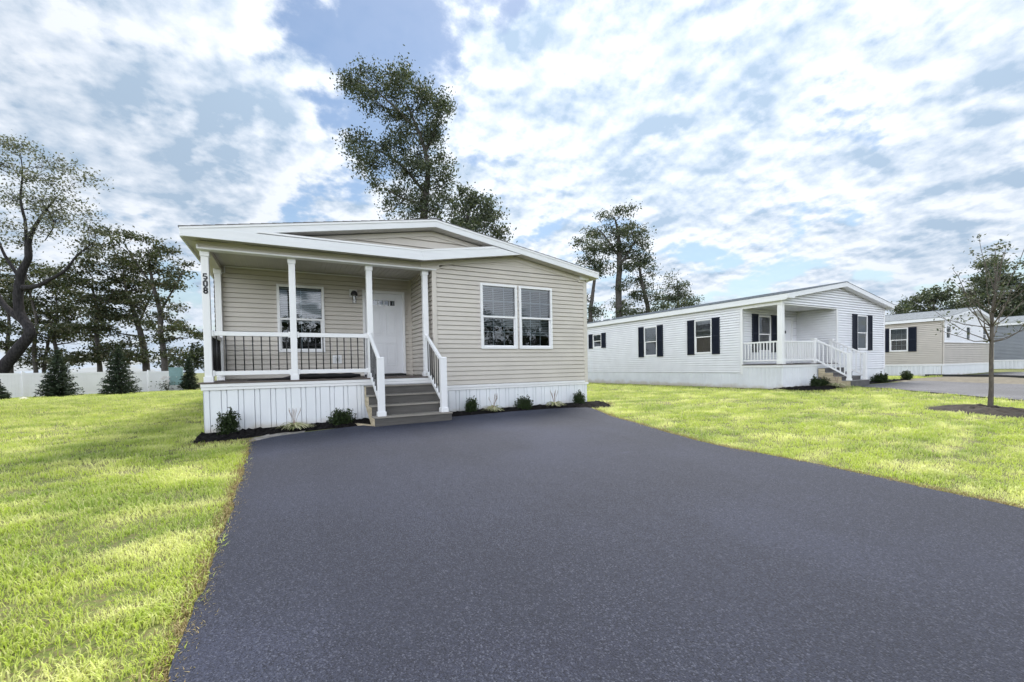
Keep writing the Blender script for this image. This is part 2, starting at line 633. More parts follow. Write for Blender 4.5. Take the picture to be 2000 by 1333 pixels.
def copy_thing(root, loc, label, rz=0.0, sc=1.0):
    c = root.copy()
    COL.objects.link(c)
    c.location = loc
    c.rotation_euler = (0, 0, rz)
    c.scale = (sc, sc, sc)
    c['label'] = label
    for ch in list(root.children):
        k = ch.copy()
        COL.objects.link(k)
        k.parent = c
        for g2 in ch.children:
            h = g2.copy()
            COL.objects.link(h)
            h.parent = k
    return c


def TY(y0):                      # a wall that faces the viewer's side (-Y)
    return lambda u, o, z: (u, y0 - o, z)


def TX(x0):                      # a wall that faces -X
    return lambda u, o, z: (x0 - o, u, z)


def TXp(x0):                     # a wall that faces +X
    return lambda u, o, z: (x0 + o, u, z)


def TYp(y0):                     # a wall that faces +Y
    return lambda u, o, z: (u, y0 + o, z)


def siding(mb, T, lo, hi, z0, z1, h=.102, lip=.015, gr=.015, holes=(), deep=.022):
    """lapped vinyl courses between the lines lo(z) and hi(z), a shadow groove under every lip"""
    lo = lo if callable(lo) else (lambda z, c=lo: c)
    hi = hi if callable(hi) else (lambda z, c=hi: c)
    segs = []
    k = 0
    while z0 + k * h < z1 - 1e-4:
        a = z0 + k * h
        segs.append((a, a + gr, -deep, -deep, False))
        segs.append((a + gr, a + h, lip, .002, True))
        k += 1
    hz = sorted({z for q in holes for z in (q[2], q[3])})
    for a, b, oa, ob, face in segs:
        cuts = [a] + [z for z in hz if a + 1e-5 < z < b - 1e-5] + [b]
        for c0, c1 in zip(cuts[:-1], cuts[1:]):
            if c0 >= z1 - 1e-5:
                continue
            c1 = min(c1, z1)
            fa, fb = (c0 - a) / (b - a), (c1 - a) / (b - a)
            q0, q1 = oa + (ob - oa) * fa, oa + (ob - oa) * fb
            mid = (c0 + c1) / 2
            iv = [(lo(c0), hi(c0), lo(c1), hi(c1))]
            for u0, u1, w0, w1 in holes:
                if w0 < mid < w1:
                    nv = []
                    for A, B, C_, D_ in iv:
                        if u0 > A and u0 < B:
                            nv.append((A, u0, C_, u0))
                        if u1 < B and u1 > A:
                            nv.append((u1, B, u1, D_))
                        if u1 <= A or u0 >= B:
                            nv.append((A, B, C_, D_))
                    iv = nv
            for A, B, C_, D_ in iv:
                if B - A < 1e-4 and D_ - C_ < 1e-4:
                    continue
                if D_ < C_:
                    C_ = D_ = (C_ + D_) / 2
                if B < A:
                    continue
                mb.quad(T(A, q0, c0), T(B, q0, c0), T(D_, q1, c1), T(C_, q1, c1))
                if abs(c0 - a) < 1e-6:
                    e0, e1 = (-deep, q0) if face else (-deep, .002)
                    mb.quad(T(A, e0, c0), T(B, e0, c0), T(B, e1, c0), T(A, e1, c0))


def skirting(mb, T, u0, u1, z0, z1, wide=.168, narrow=.082, gr=.015, dep=.025):
    """vertical vinyl panels: wide and narrow ribs between fine grooves; z0,z1 may be functions of u"""
    z0 = z0 if callable(z0) else (lambda u, c=z0: c)
    z1 = z1 if callable(z1) else (lambda u, c=z1: c)
    u, k = u0, 0
    while u < u1 - 1e-4:
        w = narrow if k % 2 == 0 else wide
        e = min(u + w, u1)
        a, b = u + gr / 2, e - gr / 2
        o = 0.0 if k % 2 else -.003
        if b > a:
            mb.quad(T(a, o, z0(a)), T(b, o, z0(b)), T(b, o, z1(b)), T(a, o, z1(a)))
            for p, q in ((a, u), (b, e)):
                mb.quad(T(p, o, z0(p)), T(q, -dep, z0(q)), T(q, -dep, z1(q)), T(p, o, z1(p)))
        u = e
        k += 1


def window(parent, T, u0, u1, z0, z1, cols=2, rows=2, blinds=1.0, fw=.055, out=.035, depth=.55, label=None):
    """double-hung window: frame > pane, grille, blinds, recess"""
    zm = (z0 + z1) / 2 - .01
    f = MB()
    for a, b, c, d in ((u0, u0 + fw, z0, z1), (u1 - fw, u1, z0, z1), (u0 + fw, u1 - fw, z1 - fw, z1), (u0 + fw, u1 - fw, z0, z0 + fw)):
        f.tbox(T, a, b, -.03, out, c, d)
    s = .028
    f.tbox(T, u0 + fw, u1 - fw, -.02, out - .006, zm - .022, zm + .022)
    for a, b in ((u0 + fw, u0 + fw + s), (u1 - fw - s, u1 - fw)):
        f.tbox(T, a, b, -.025, .012, z0 + fw, zm - .022)
    f.tbox(T, u0 + fw + s, u1 - fw - s, -.025, .012, z0 + fw, z0 + fw + s)
    o = f.build('window', M['white'], parent, bevel=.003)
    if label:
        o['label'] = label
    p = MB()
    ul, ur = u0 + fw, u1 - fw
    ow = np.array(T(0, 1, 0)) - np.array(T(0, 0, 0))
    for o_, a, c in ((.004, zm, z1 - fw), (-.008, z0 + fw, zm)):
        q = [T(ul, o_, a), T(ur, o_, a), T(ur, o_, c), T(ul, o_, c)]
        nrm = np.cross(np.array(q[1]) - q[0], np.array(q[2]) - q[1])
        p.quad(*(q if nrm @ ow > 0 else q[::-1]))
    p.build('pane', M['glass'], o, fix=False)
    if cols:
        gmb = MB()
        for zz0, zz1, oo in ((zm + .022, z1 - fw, -.006), (z0 + fw + s, zm - .022, -.018)):
            for i in range(1, cols):
                c = ul + (ur - ul) * i / cols
                gmb.tbox(T, c - .008, c + .008, oo - .006, oo, zz0, zz1)
            for i in range(1, rows):
                c = zz0 + (zz1 - zz0) * i / rows
                gmb.tbox(T, ul, ur, oo - .0055, oo - .0005, c - .008, c + .008)
        gmb.build('grille', M['white'], o)
    if blinds:
        b = MB()
        zt, zb = z1 - fw - .03, z1 - fw - (z1 - z0 - 2 * fw) * blinds + .02
        b.tbox(T, ul + .01, ur - .01, -.10, -.05, zt - .01, zt + .03)
        z = zt - .035
        while z > zb:
            b.hexa([T(ul + .012, -.095, z + .010), T(ur - .012, -.095, z + .010), T(ur - .012, -.095, z + .013), T(ul + .012, -.095, z + .013)],
                   [T(ul + .012, -.052, z - .010), T(ur - .012, -.052, z - .010), T(ur - .012, -.052, z - .007), T(ul + .012, -.052, z - .007)])
            z -= .042
        b.tbox(T, ul + .012, ur - .012, -.09, -.055, zb - .02, zb)
        b.build('blinds', M['blind'], o)
    r = MB()
    a, c, e, g_ = u0 + .01, u1 - .01, z0 + .01, z1 - .01
    r.quad(T(a, -depth, e), T(c, -depth, e), T(c, -depth, g_), T(a, -depth, g_))
    for q in (((a, e), (c, e)), ((a, g_), (c, g_)), ((a, e), (a, g_)), ((c, e), (c, g_))):
        r.quad(T(q[0][0], -.025, q[0][1]), T(q[1][0], -.025, q[1][1]), T(q[1][0], -depth, q[1][1]), T(q[0][0], -depth, q[0][1]))
    r.build('recess', M['dark'], o, fix=False)
    return o


def shutter(parent, T, u0, u1, z0, z1):
    b = MB()
    fw = .045
    for a, c, e, g_ in ((u0, u0 + fw, z0, z1), (u1 - fw, u1, z0, z1), (u0 + fw, u1 - fw, z0, z0 + .06), (u0 + fw, u1 - fw, z1 - .06, z1),
                        (u0 + fw, u1 - fw, (z0 + z1) / 2 - .03, (z0 + z1) / 2 + .03)):
        b.tbox(T, a, c, .005, .056, e, g_)
    z = z0 + .06
    while z < z1 - .09:
        b.hexa([T(u0 + fw, .05, z), T(u1 - fw, .05, z), T(u1 - fw, .05, z + .006), T(u0 + fw, .05, z + .006)],
               [T(u0 + fw, .028, z + .03), T(u1 - fw, .028, z + .03), T(u1 - fw, .028, z + .036), T(u0 + fw, .028, z + .036)])
        z += .04
    b.tbox(T, u0 + .01, u1 - .01, .004, .030, z0 + .01, z1 - .01)
    return b.build('shutter', M['shutter'], parent)


# ------------------------------------------------------------------ terrain
HX = np.array([[-400, -.3], [-60, -.1], [-16, .05], [-4, .15], [0, .215], [3, .28], [8, .305], [18, .25], [35, .3], [52, .4], [200, .6], [900, .6]])
VY = np.array([[-900, -1.6], [-200, -1.5], [-40, -.6], [-14, -.36], [-9, -.26], [-2.2, -.04], [-1.1, 0], [0, 0], [15, -.06], [25, -.2], [33, -.32],
               [40, -.43], [80, -.6], [900, -.6]])


def gz(x, y):
    return np.interp(x, HX[:, 0], HX[:, 1]) + np.interp(y, VY[:, 0], VY[:, 1])


def sheet(name, m, xs_of_row, ys, off=0.0, rough=0.0, freq=9.0):
    """a ground sheet that follows the terrain; xs_of_row(y) -> list of x of constant length"""
    V, Fc = [], []
    nx = None
    for y in ys:
        xs = xs_of_row(y)
        nx = len(xs)
        for x in xs:
            z = gz(x, y) + off
            if rough:
                z += rough * (math.sin(x * freq * 1.3 + 1.7 * math.sin(y * freq)) * .5 + math.sin(y * freq * 1.7 + x * 3.1) * .5)
            V.append((x, y, z))
    for j in range(len(ys) - 1):
        for i in range(nx - 1):
            a = j * nx + i
            Fc.append((a, a + 1, a + nx + 1, a + nx))
    b = MB()
    b.arr(V, Fc)
    return struct(b.build(name, m, smooth=True, fix=False))


def graded(a, b, lo, hi, step):
    """coordinates with fine steps between lo and hi, growing outside"""
    out = list(np.arange(lo, hi + step, step))
    x, s = lo, step
    while x > a:
        s *= 1.35
        x -= s
        out.append(max(x, a))
    x, s = hi, step
    while x < b:
        s *= 1.35
        x += s
        out.append(min(x, b))
    return sorted(set(round(float(q), 4) for q in out))


GX = graded(-900, 900, -14, 40, .5)
GY = graded(-900, 900, -16, 36, .5)
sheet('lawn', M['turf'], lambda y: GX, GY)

XL = np.array([[-40, .8], [-6.2, .80], [-4.5, .815], [-2.7, .80], [-1.31, .76], [-1.0, 1.12], [-.86, 1.56], [-.72, 2.5], [-.60, 4.2], [-.53, 5.4]])
XR = np.array([[-40, 7.2], [-12, 6.62], [-7.9, 6.57], [-6.3, 6.58], [-5.1, 6.52], [-3.86, 6.72], [-2.43, 7.04], [-1.48, 7.42], [-1.1, 7.52], [-.84, 7.5], [-.6, 6.85], [-.53, 5.8]])


def drive_l(y):
    return np.interp(y, XL[:, 0], XL[:, 1]) + .012 * np.sin(y * 5.1) + .008 * np.sin(y * 13.7 + 1) + .006 * np.sin(y * 31)


def drive_r(y):
    return np.interp(y, XR[:, 0], XR[:, 1]) + .03 * np.sin(y * 2.1 + 2) + .012 * np.sin(y * 9.7)


dys = list(np.arange(-13.2, -1.6, .12)) + list(np.arange(-1.6, -.53, .04)) + [-.53]
sheet('driveway', M['asphalt'], lambda y: list(np.linspace(drive_l(y), drive_r(y), 30)), dys, .022)
sheet('road', M['asphalt_old'], lambda y: list(np.linspace(-120, 160, 57)), list(np.arange(-20, -13.0, .7)) + [-13.15], .03)

# neighbour's driveway and the strip of bare dirt beyond it
NL = np.array([[-16, 18.6], [-5.3, 19.0], [-4.4, 19.35], [-3.4, 19.8], [-2.2, 20.4], [-1.0, 20.72], [-.7, 21.0], [-.35, 22.2]])
NR = np.array([[-16, 27.6], [-3.6, 27.3], [-2.5, 26.9], [-1.4, 26.95], [-.4, 27.2], [-.35, 27.2]])
sheet('neighbor_driveway', M['asphalt_old'], lambda y: list(np.linspace(np.interp(y, NL[:, 0], NL[:, 1]) + .05 * math.sin(y * 3), np.interp(y, NR[:, 0], NR[:, 1]), 12)),
      list(np.arange(-13.2, -.35, .3)) + [-.35], .03)
sheet('dirt_strip', M['dirt'], lambda y: list(np.linspace(26.3 + .3 * math.sin(y * 2), 33.6 + .25 * math.sin(y * 3), 22)), list(np.arange(-9, 1.0, .25)), .012, .01, 3)
sheet('side_driveway', M['asphalt_old'], lambda y: list(np.linspace(34.3, 42 + .1 * math.sin(y), 10)), list(np.arange(-13, .4, .4)), .03)
kb = MB()
for a in np.arange(-12.5, 1.2, .5):
    x = 33.75
    kb.hexa([(x, a, gz(x, a) - .05), (x + .14, a, gz(x, a) - .05), (x + .14, a, gz(x, a) + .12), (x, a, gz(x, a) + .12)],
            [(x, a + .5, gz(x, a + .5) - .05), (x + .14, a + .5, gz(x, a + .5) - .05), (x + .14, a + .5, gz(x, a + .5) + .12), (x, a + .5, gz(x, a + .5) + .12)])
struct(kb.build('kerb', M['rubber']))

# gravel patch beside the driveway corner, mulch beds
sheet('gravel_patch', M['concrete'], lambda y: list(np.linspace(np.interp(y, [-1.3, -.95, -.6], [.74, .72, .95]), np.interp(y, [-1.3, -1.0, -.86, -.6], [.80, 1.15, 1.5, 1.55]), 14)),
      list(np.arange(-1.32, -.55, .04)), .008, .006, 14)


def bed(name, m, front, x0, x1, yback, n=60, hgt=.05, rough=.018):
    V, Fc = [], []
    ny = 12
    for i in range(n + 1):
        x = x0 + (x1 - x0) * i / n
        yf = front(x)
        for j in range(ny + 1):
            t = j / ny
            y = yf + (yback - yf) * t
            z = gz(x, y) + .008 + hgt * math.sin(min(1, t * 2.2) * math.pi / 2) + (rough * rng.normal() if 0 < j < ny else 0)
            V.append((x, y, z if j else gz(x, y) + .002))
    for i in range(n):
        for j in range(ny):
            a = i * (ny + 1) + j
            Fc.append((a, a + ny + 1, a + ny + 2, a + 1))
    b = MB()
    b.arr(V, Fc)
    return struct(b.build(name, m, fix=False), 'stuff')


def bed_front_l(x):
    return np.interp(x, [-.18, 0, .25, .5, .73, .9, 1.3, 1.9, 2.7], [-.55, -.86, -.92, -.78, -.76, -.62, -.60, -.62, -.60]) + .025 * math.sin(x * 11)


def bed_front_r(x):
    return np.interp(x, [4.0, 5, 6, 6.8, 7.4, 7.9, 8.3, 8.75], [-.56, -.50, -.50, -.58, -.86, -1.08, -.85, -.2]) + .02 * math.sin(x * 9)


bed('mulch_bed', M['mulch'], bed_front_l, -.03, 2.72, .0)
bed('mulch_bed', M['mulch'], bed_front_r, 4.05, 8.6, .0)
bed('mulch_bed', M['mulch'], lambda x: np.interp(x, [17.3, 17.7, 18.5, 19.5, 20.6], [-.3, -.75, -.85, -.6, -.35]), 17.3, 20.6, .54, 40, .06, .02)
bed('mulch_bed', M['mulch'], lambda x: np.interp(x, [21.9, 23, 25, 28, 29], [-.1, .0, .05, .3, .5]), 21.9, 29, .55, 40, .05, .02)
# mulch ring round the young tree
V, Fc = [(15.1, -5.6, gz(15.1, -5.6) + .12)], []
NR_, NA = 8, 36
for i in range(1, NR_ + 1):
    for j in range(NA):
        a = 2 * math.pi * j / NA
        r = (1.05 + .10 * math.sin(3 * a) + .06 * math.sin(7 * a)) * i / NR_
        x, y = 15.1 + r * math.cos(a), -5.6 + r * math.sin(a)
        V.append((x, y, gz(x, y) + .12 * (1 - (i / NR_) ** 2) + (.015 * rng.normal() if i < NR_ else 0)))
for j in range(NA):
    Fc.append((0, 1 + j, 1 + (j + 1) % NA))
for i in range(NR_ - 1):
    for j in range(NA):
        a = 1 + i * NA + j
        b_ = 1 + i * NA + (j + 1) % NA
        Fc.append((a, a + NA, b_ + NA, b_))
b = MB()
b.arr(V, Fc)
struct(b.build('mulch_ring', M['brown_mulch'], fix=False), 'stuff')


# ------------------------------------------------------------------ the beige house with the porch
W = 8.26
DK, DT = 1.146, 1.120          # deck top, top of the white band under it
YB = 1.84                      # porch depth
RZ, RS, RX = 4.44, .170, 4.13  # ridge height at the front edge, slope, ridge x
HALF, DEPTH, OV = 4.34, 15.2, .30


def rake(x, d=0.0):
    return RZ - RS * abs(x - RX) - d


house = thing('mobile_home', 'beige mobile home with a white railed porch and 508 on its corner post', 'house', (4.13, 7.5, .26))


def main_house():
    H = house
    T0, TB = TY(0.0), TY(YB)
    wz0, wz1 = 1.740, 3.246
    wins = [(5.233, 6.180), (6.238, 7.177)]
    xw = 4.13                                     # left edge of the front wall block

    # front wall to the right of the porch, up to its own small gable
    def fr_z(x):                                  # underside of the small gable's frieze
        return np.interp(x, [3.85, 6.19, 8.03, 8.3], [3.49, 3.83, 3.508, 3.46])
    m = MB()
    holes = [(a + .01, b + .01 - .02, wz0 + .01, wz1 - .01) for a, b in wins]

    def glo(z):
        return max(xw + .08, 3.85 + (z - 3.49) / (3.83 - 3.49) * (6.19 - 3.85))

    def ghi(z):
        return min(W - .09, 8.03 - (z - 3.508) / (3.83 - 3.508) * (8.03 - 6.19))
    siding(m, T0, glo, ghi, .925, 3.845, holes=holes)
    # backing sheet a little behind the courses, with the two window openings left out
    for a, b_, c, d in ((xw, wins[0][0], .9, 3.5), (wins[0][1], wins[1][0], .9, 3.5), (wins[1][1], W, .9, 3.5),
                        (wins[0][0], wins[0][1], .9, wz0), (wins[0][0], wins[0][1], wz1, 3.5), (wins[1][0], wins[1][1], .9, wz0), (wins[1][0], wins[1][1], wz1, 3.5)):
        m.quad(T0(a, -.03, c), T0(b_, -.03, c), T0(b_, -.03, d), T0(a, -.03, d))
    m.build('wall', M['tan'], H, fix=False)

    # porch back wall
    bw = (1.137, 2.097, 1.733, 3.245)
    dr = (2.948, 3.958, DK, 3.241)
    m = MB()
    siding(m, TB, .10, 4.10, DK + .01, 3.56, holes=[(bw[0] + .01, bw[1] - .01, bw[2] + .01, bw[3] - .01), (dr[0] + .02, dr[1] - .02, DK - .1, dr[3] - .02)])
    for a, b_, c, d in ((.05, bw[0], DK, 3.56), (bw[1], dr[0] + .03, DK, 3.56), (dr[1] - .03, 4.13, DK, 3.56), (bw[0], bw[1], DK, bw[2]), (bw[0], bw[1], bw[3], 3.56),
                        (dr[0], dr[1], dr[3] - .03, 3.56)):
        m.quad(TB(a, -.03, c), TB(b_, -.03, c), TB(b_, -.03, d), TB(a, -.03, d))
    m.build('wall', M['tan'], H, fix=False)
    # porch side wall (faces left)
    m = MB()
    TS = TX(4.13)
    siding(m, TS, .0, YB - .03, DK + .01, 3.56)
    m.quad((4.16, 0.03, .9), (4.16, YB, .9), (4.16, YB, 3.56), (4.16, 0.03, 3.56))
    m.build('wall', M['tan'], H, fix=False)
    # the long side walls and the rear
    m = MB()
    siding(m, TX(0.0), YB, DEPTH, .925, 3.56)
    m.quad((.03, YB, .3), (.03, DEPTH, .3), (.03, DEPTH, 3.56), (.03, YB, 3.56))
    m.build('wall', M['tan'], H, fix=False)
    m = MB()
    siding(m, TXp(W), .0, DEPTH, .925, 3.56)
    m.quad((W - .03, 0.03, .3), (W - .03, DEPTH, .3), (W - .03, DEPTH, 3.56), (W - .03, 0.03, 3.56))
    m.build('wall', M['tan'], H, fix=False)
    m = MB()
    siding(m, TYp(DEPTH), .0, W, .925, 3.56)
    m.prism([(0, .3), (W, .3), (W, 3.6), (RX, 4.25), (0, 3.6)], -.06, -.03, TYp(DEPTH))
    m.build('wall', M['tan'], H)

    # corner boards
    for args in ((xw - .022, xw + .075, 3.43), (W - .095, W + .012, 3.50)):
        m = MB()
        m.tbox(T0, args[0], args[1], -.02, .022, .875 if args[0] > 5 else .80, args[2])
        m.build('corner_trim', M['tan_trim'], H, bevel=.004)
    m = MB()
    m.tbox(TX(4.13), YB - .045, YB, .0, .03, DK, 3.555)
    m.tbox(TB, 4.06, 4.10, .0, .028, DK, 3.553)
    m.build('corner_trim', M['tan_trim'], H)

    # skirting and the white band on top of it
    m = MB()
    skirting(m, T0, .012, 2.66, lambda u: gz(u, 0) - .06, 1.010)
    m.quad(T0(0, -.027, .1), T0(4.1, -.027, .1), T0(4.1, -.027, 1.01), T0(0, -.027, 1.01))
    skirting(m, T0, 2.66, xw - .03, lambda u: gz(u, 0) - .06, 1.010)
    m.quad((.0, 0.012, .1), (0, YB, .1), (0, YB, 1.01), (0, .012, 1.01))
    m.build('skirting', M['skirt'], H, fix=False)
    m = MB()
    skirting(m, T0, xw - .03, W - .003, lambda u: gz(u, 0) - .06, .82)
    m.quad(T0(xw - .03, -.027, .1), T0(W - .003, -.027, .1), T0(W - .003, -.027, .82), T0(xw - .03, -.027, .82))
    m.quad((W - .004, 0.012, .1), (W - .004, DEPTH, .1), (W - .004, DEPTH, .82), (W - .004, .012, .82))
    m.build('skirting', M['skirt'], H, fix=False)
    m = MB()                                       # stepped cap of the skirting under the porch
    m.tbox(T0, -.022, xw - .025, -.02, .022, 1.008, 1.062)
    m.tbox(T0, -.026, xw - .025, -.02, .034, 1.062, DT)
    m.build('skirt_band', M['white'], H, bevel=.006)
    m = MB()
    m.tbox(T0, xw - .023, W - .097, -.02, .020, .818, .872)
    m.tbox(T0, xw - .023, W - .097, -.02, .032, .872, .926)
    m.tbox(T0, W - .097, W + .02, -.02, .034, .818, .873)
    m.build('skirt_band', M['white'], H, bevel=.006)
    # little starter strip over the top step, with its screw heads
    m = MB()
    m.tbox(T0, 2.68, 4.06, .0, .018, .995, 1.006)
    m.build('starter_strip', M['grey'], H)

    # deck
    m = MB()
    n = 14
    for i in range(n):
        a = -.045 + (YB + .045) * i / n
        m.box(-.06, 4.105, a, a + (YB + .045) / n - .006, DT + .001, DK)
    m.build('porch_deck', M['deck'], H, bevel=.003)

    # roof: two slabs of shingles with staggered butt edges, plus ridge cap
    m = MB()
    y0, y1 = -OV - .012, DEPTH + .3
    for sgn in (-1, 1):
        nc = 26
        for i in range(nc):
            s0, s1 = HALF * i / nc, HALF * (i + 1) / nc
            z0_, z1_ = RZ - RS * s0, RZ - RS * s1
            a, c = RX + sgn * s0, RX + sgn * s1
            lift = .010
            m.hexa([(a, y0, z0_ - .012), (c, y0, z1_ - .012), (c, y1, z1_ - .012), (a, y1, z0_ - .012)],
                   [(a, y0, z0_ + .002), (c, y0, z1_ + lift), (c, y1, z1_ + lift), (a, y1, z0_ + .002)])
    m.hexa([(RX - .13, y0, RZ - .012), (RX, y0, RZ + .012), (RX, y1, RZ + .012), (RX - .13, y1, RZ - .012)],
           [(RX - .13, y0, RZ + .0), (RX, y0, RZ + .026), (RX, y1, RZ + .026), (RX - .13, y1, RZ + .0)])
    m.hexa([(RX + .13, y0, RZ - .012), (RX, y0, RZ + .012), (RX, y1, RZ + .012), (RX + .13, y1, RZ - .012)],
           [(RX + .13, y0, RZ + .0), (RX, y0, RZ + .026), (RX, y1, RZ + .026), (RX + .13, y1, RZ + .0)])
    m.build('roof', M['shingle'], H)

    # rake boards of the big gable: fascia and a slim moulding above it
    TF = TY(-OV)
    xl, xr = RX - HALF + .015, RX + HALF - .015
    for a, c in ((xl, RX), (RX, xr)):
        m = MB()
        m.prism([(a, rake(a, .165)), (c, rake(c, .165)), (c, rake(c, .048)), (a, rake(a, .048))], -.03, .0, TF)
        m.build('fascia', M['fascia'], H, bevel=.003)
        m = MB()
        m.prism([(a, rake(a, .048)), (c, rake(c, .048)), (c, rake(c, .013)), (a, rake(a, .013))], -.03, .012, TF)
        m.build('drip_edge', M['white'], H)
    # level lower fascia over the porch, kinked up to the right into the big rake
    zb, zt = 3.553, 3.735
    m = MB()
    m.prism([(xl, zb), (3.855, zb), (3.80, zt), (xl, zt - .02)], -.026, .006, TF)
    m.build('fascia', M['fascia'], H, bevel=.003)
    m = MB()
    m.prism([(.9, zt - .002), (3.80, zt), (3.79, zt + .034), (.9, zt + .03)], -.20, .012, TF)
    m.build('drip_edge', M['white'], H)
    xe = 6.167
    m = MB()
    m.prism([(3.855, zb), (xe, 3.915), (5.62, 3.998), (3.80, zt)], -.026, .006, TF)
    m.build('fascia', M['fascia'], H, bevel=.003)
    m = MB()
    m.prism([(3.80, zt), (5.62, 3.998), (5.44, 4.02), (3.79, zt + .034)], -.20, .012, TF)
    m.build('drip_edge', M['white'], H)

    # recessed gable panel, its frieze and the sloping soffits over it
    m = MB()
    siding(m, T0, lambda z: RX - (4.19 - z) / RS, lambda z: RX + (4.19 - z) / RS, 3.575, 4.19, h=.155, gr=.016)
    m.prism([(.2, 3.56), (8.06, 3.56), (RX, 4.25)], -.06, -.03, T0)
    m.build('gable_wall', M['tan'], H, fix=False)
    m = MB()
    for a, c in ((.45, RX), (RX, 7.8)):
        m.prism([(a, rake(a, .275)), (c, rake(c, .275)), (c, rake(c, .18)), (a, rake(a, .18))], .016, .03, T0)
    m.build('frieze_board', M['tan_trim'], H)
    m = MB()                                       # ribbed soffit under the big rake
    for a, c in ((xl, RX), (RX, xr)):
        m.quad((a, -OV + .03, rake(a, .160)), (c, -OV + .03, rake(c, .160)), (c, .02, rake(c, .160)), (a, .02, rake(a, .160)))
    x = xl + .1
    while x < xr:
        m.hexa([(x, -OV + .03, rake(x, .166)), (x + .012, -OV + .03, rake(x + .012, .166)), (x + .012, .0, rake(x + .012, .166)), (x, .0, rake(x, .166))],
               [(x, -OV + .03, rake(x, .161)), (x + .012, -OV + .03, rake(x + .012, .161)), (x + .012, .0, rake(x + .012, .161)), (x, .0, rake(x, .161))])
        x += .11
    m.build('soffit', M['soffit'], H)
    m = MB()                                       # level soffit, left part, with its rib ends
    m.box(xl, 3.855, -OV + .02, .015, 3.585, 3.595)
    x = .02
    while x < 3.83:
        m.box(x, x + .009, -OV + .03, .02, 3.573, 3.585)
        x += .105
    m.box(xl, .0, .015, DEPTH, 3.56, 3.57)
    m.build('soffit', M['soffit'], H)
    m = MB()                                       # soffit of the small gable

    def s1(x):
        return np.interp(x, [3.855, 6.167, 8.44], [3.578, 3.940, 3.551])
    for a, c in ((3.855, 6.167), (6.167, xr)):
        m.quad((a, -OV + .02, s1(a)), (c, -OV + .02, s1(c)), (c, .02, s1(c)), (a, .02, s1(a)))
    x = 3.9
    while x < 8.3:
        m.hexa([(x, -OV + .03, s1(x) - .006), (x + .01, -OV + .03, s1(x + .01) - .006), (x + .01, .0, s1(x + .01) - .006), (x, .0, s1(x) - .006)],
               [(x, -OV + .03, s1(x)), (x + .01, -OV + .03, s1(x + .01)), (x + .01, .0, s1(x + .01)), (x, .0, s1(x))])
        x += .11
    m.build('soffit', M['soffit'], H)
    m = MB()                                       # frieze of the small gable
    m.prism([(3.86, 3.49), (6.19, 3.83), (6.19, 3.925), (3.86, 3.574)], .016, .032, T0)
    m.prism([(6.19, 3.83), (8.03, 3.508), (8.13, 3.585), (6.19, 3.925)], .016, .032, T0)
    m.prism([(8.00, 3.47), (8.20, 3.47), (8.20, 3.62), (8.00, 3.64)], .016, .036, T0)
    m.build('frieze_board', M['tan_trim'], H)
    m = MB()                                       # boxed end of the right eave
    m.prism([(8.03, 3.525), (W + .03, 3.525), (W + .03, 3.60), (8.03, 3.64)], .034, .10, T0)
    m.build('eave_return', M['white'], H, bevel=.004)
    for sgn, xx in ((-1, xl), (1, xr)):            # boards along both eaves
        m = MB()
        z = rake(xx)
        m.hexa([(xx, -OV + .004, z - .165), (xx - sgn * .025, -OV + .004, z - .165), (xx - sgn * .025, DEPTH + .25, z - .165), (xx, DEPTH + .25, z - .165)],
               [(xx, -OV + .004, z - .02), (xx - sgn * .025, -OV + .004, z - .02), (xx - sgn * .025, DEPTH + .25, z - .02), (xx, DEPTH + .25, z - .02)])
        if sgn > 0:
            m.box(W, xr - .002, .0, DEPTH, 3.546, 3.552)
        m.build('eave_fascia', M['fascia'], H)

    # porch header with trims, and the ribbed ceiling
    m = MB()
    m.box(-.012, 4.19, .0, .16, 3.462, 3.574)
    m.box(-.012, .13, .16, YB, 3.462, 3.556)
    m.prism([(3.86, 3.4635), (4.28, 3.4635), (4.28, 3.56), (3.86, 3.51)], -.02, .0145, T0)
    m.build('porch_header', M['tan_trim'], H)
    m = MB()
    m.tbox(T0, -.014, 3.86, .001, .016, 3.518, 3.574)
    m.build('frieze_board', M['tan_trim'], H)
    m = MB()
    m.tbox(T0, -.02, 4.21, -.16, .026, 3.434, 3.463)
    m.tbox(T0, -.02, .006, .0, .026, 3.463, 3.508)
    m.build('header_trim', M['white'], H, bevel=.004)
    m = MB()
    m.box(.13, 4.13, .16, YB, 3.562, 3.572)
    x = .2
    while x < 4.1:
        m.box(x, x + .012, .17, YB, 3.555, 3.562)
        x += .10
    m.build('porch_ceiling', M['ceiling'], H)
    m = MB()
    m.tbox(TB, .20, 4.1, .0, .03, 3.535, 3.5545)
    m.tbox(TB, .18, .20, .0, .03, 3.40, 3.5545)
    m.tbox(TB, .06, .18, .0, .03, 3.40, 3.418)
    m.build('ceiling_trim', M['white'], H)

    # windows
    for a, b_ in wins:
        window(H, T0, a, b_, wz0, wz1, 3, 2, .66 if a < 6 else .8, out=.045)
    window(H, TB, *bw, 2, 2, .55, out=.045)

    # door
    f = MB()
    d0, d1 = dr[0] + .055, dr[1] - .055
    for a, b_, c, d in ((dr[0], d0, DK, dr[3]), (d1, dr[1], DK, dr[3]), (d0, d1, dr[3] - .06, dr[3])):
        f.tbox(TB, a, b_, -.05, .045, c, d)
    fo = f.build('door_frame', M['white'], H, bevel=.003)
    m = MB()
    z1 = dr[3] - .06
    gx0, gx1, gz0, gz1 = 3.175, 3.735, 2.885, 3.015
    for a, b_, c, d in ((d0, gx0, DK + .06, z1), (gx1, d1, DK + .06, z1), (gx0, gx1, DK + .06, gz0), (gx0, gx1, gz1, z1)):
        m.tbox(TB, a, b_, -.045, -.008, c, d)
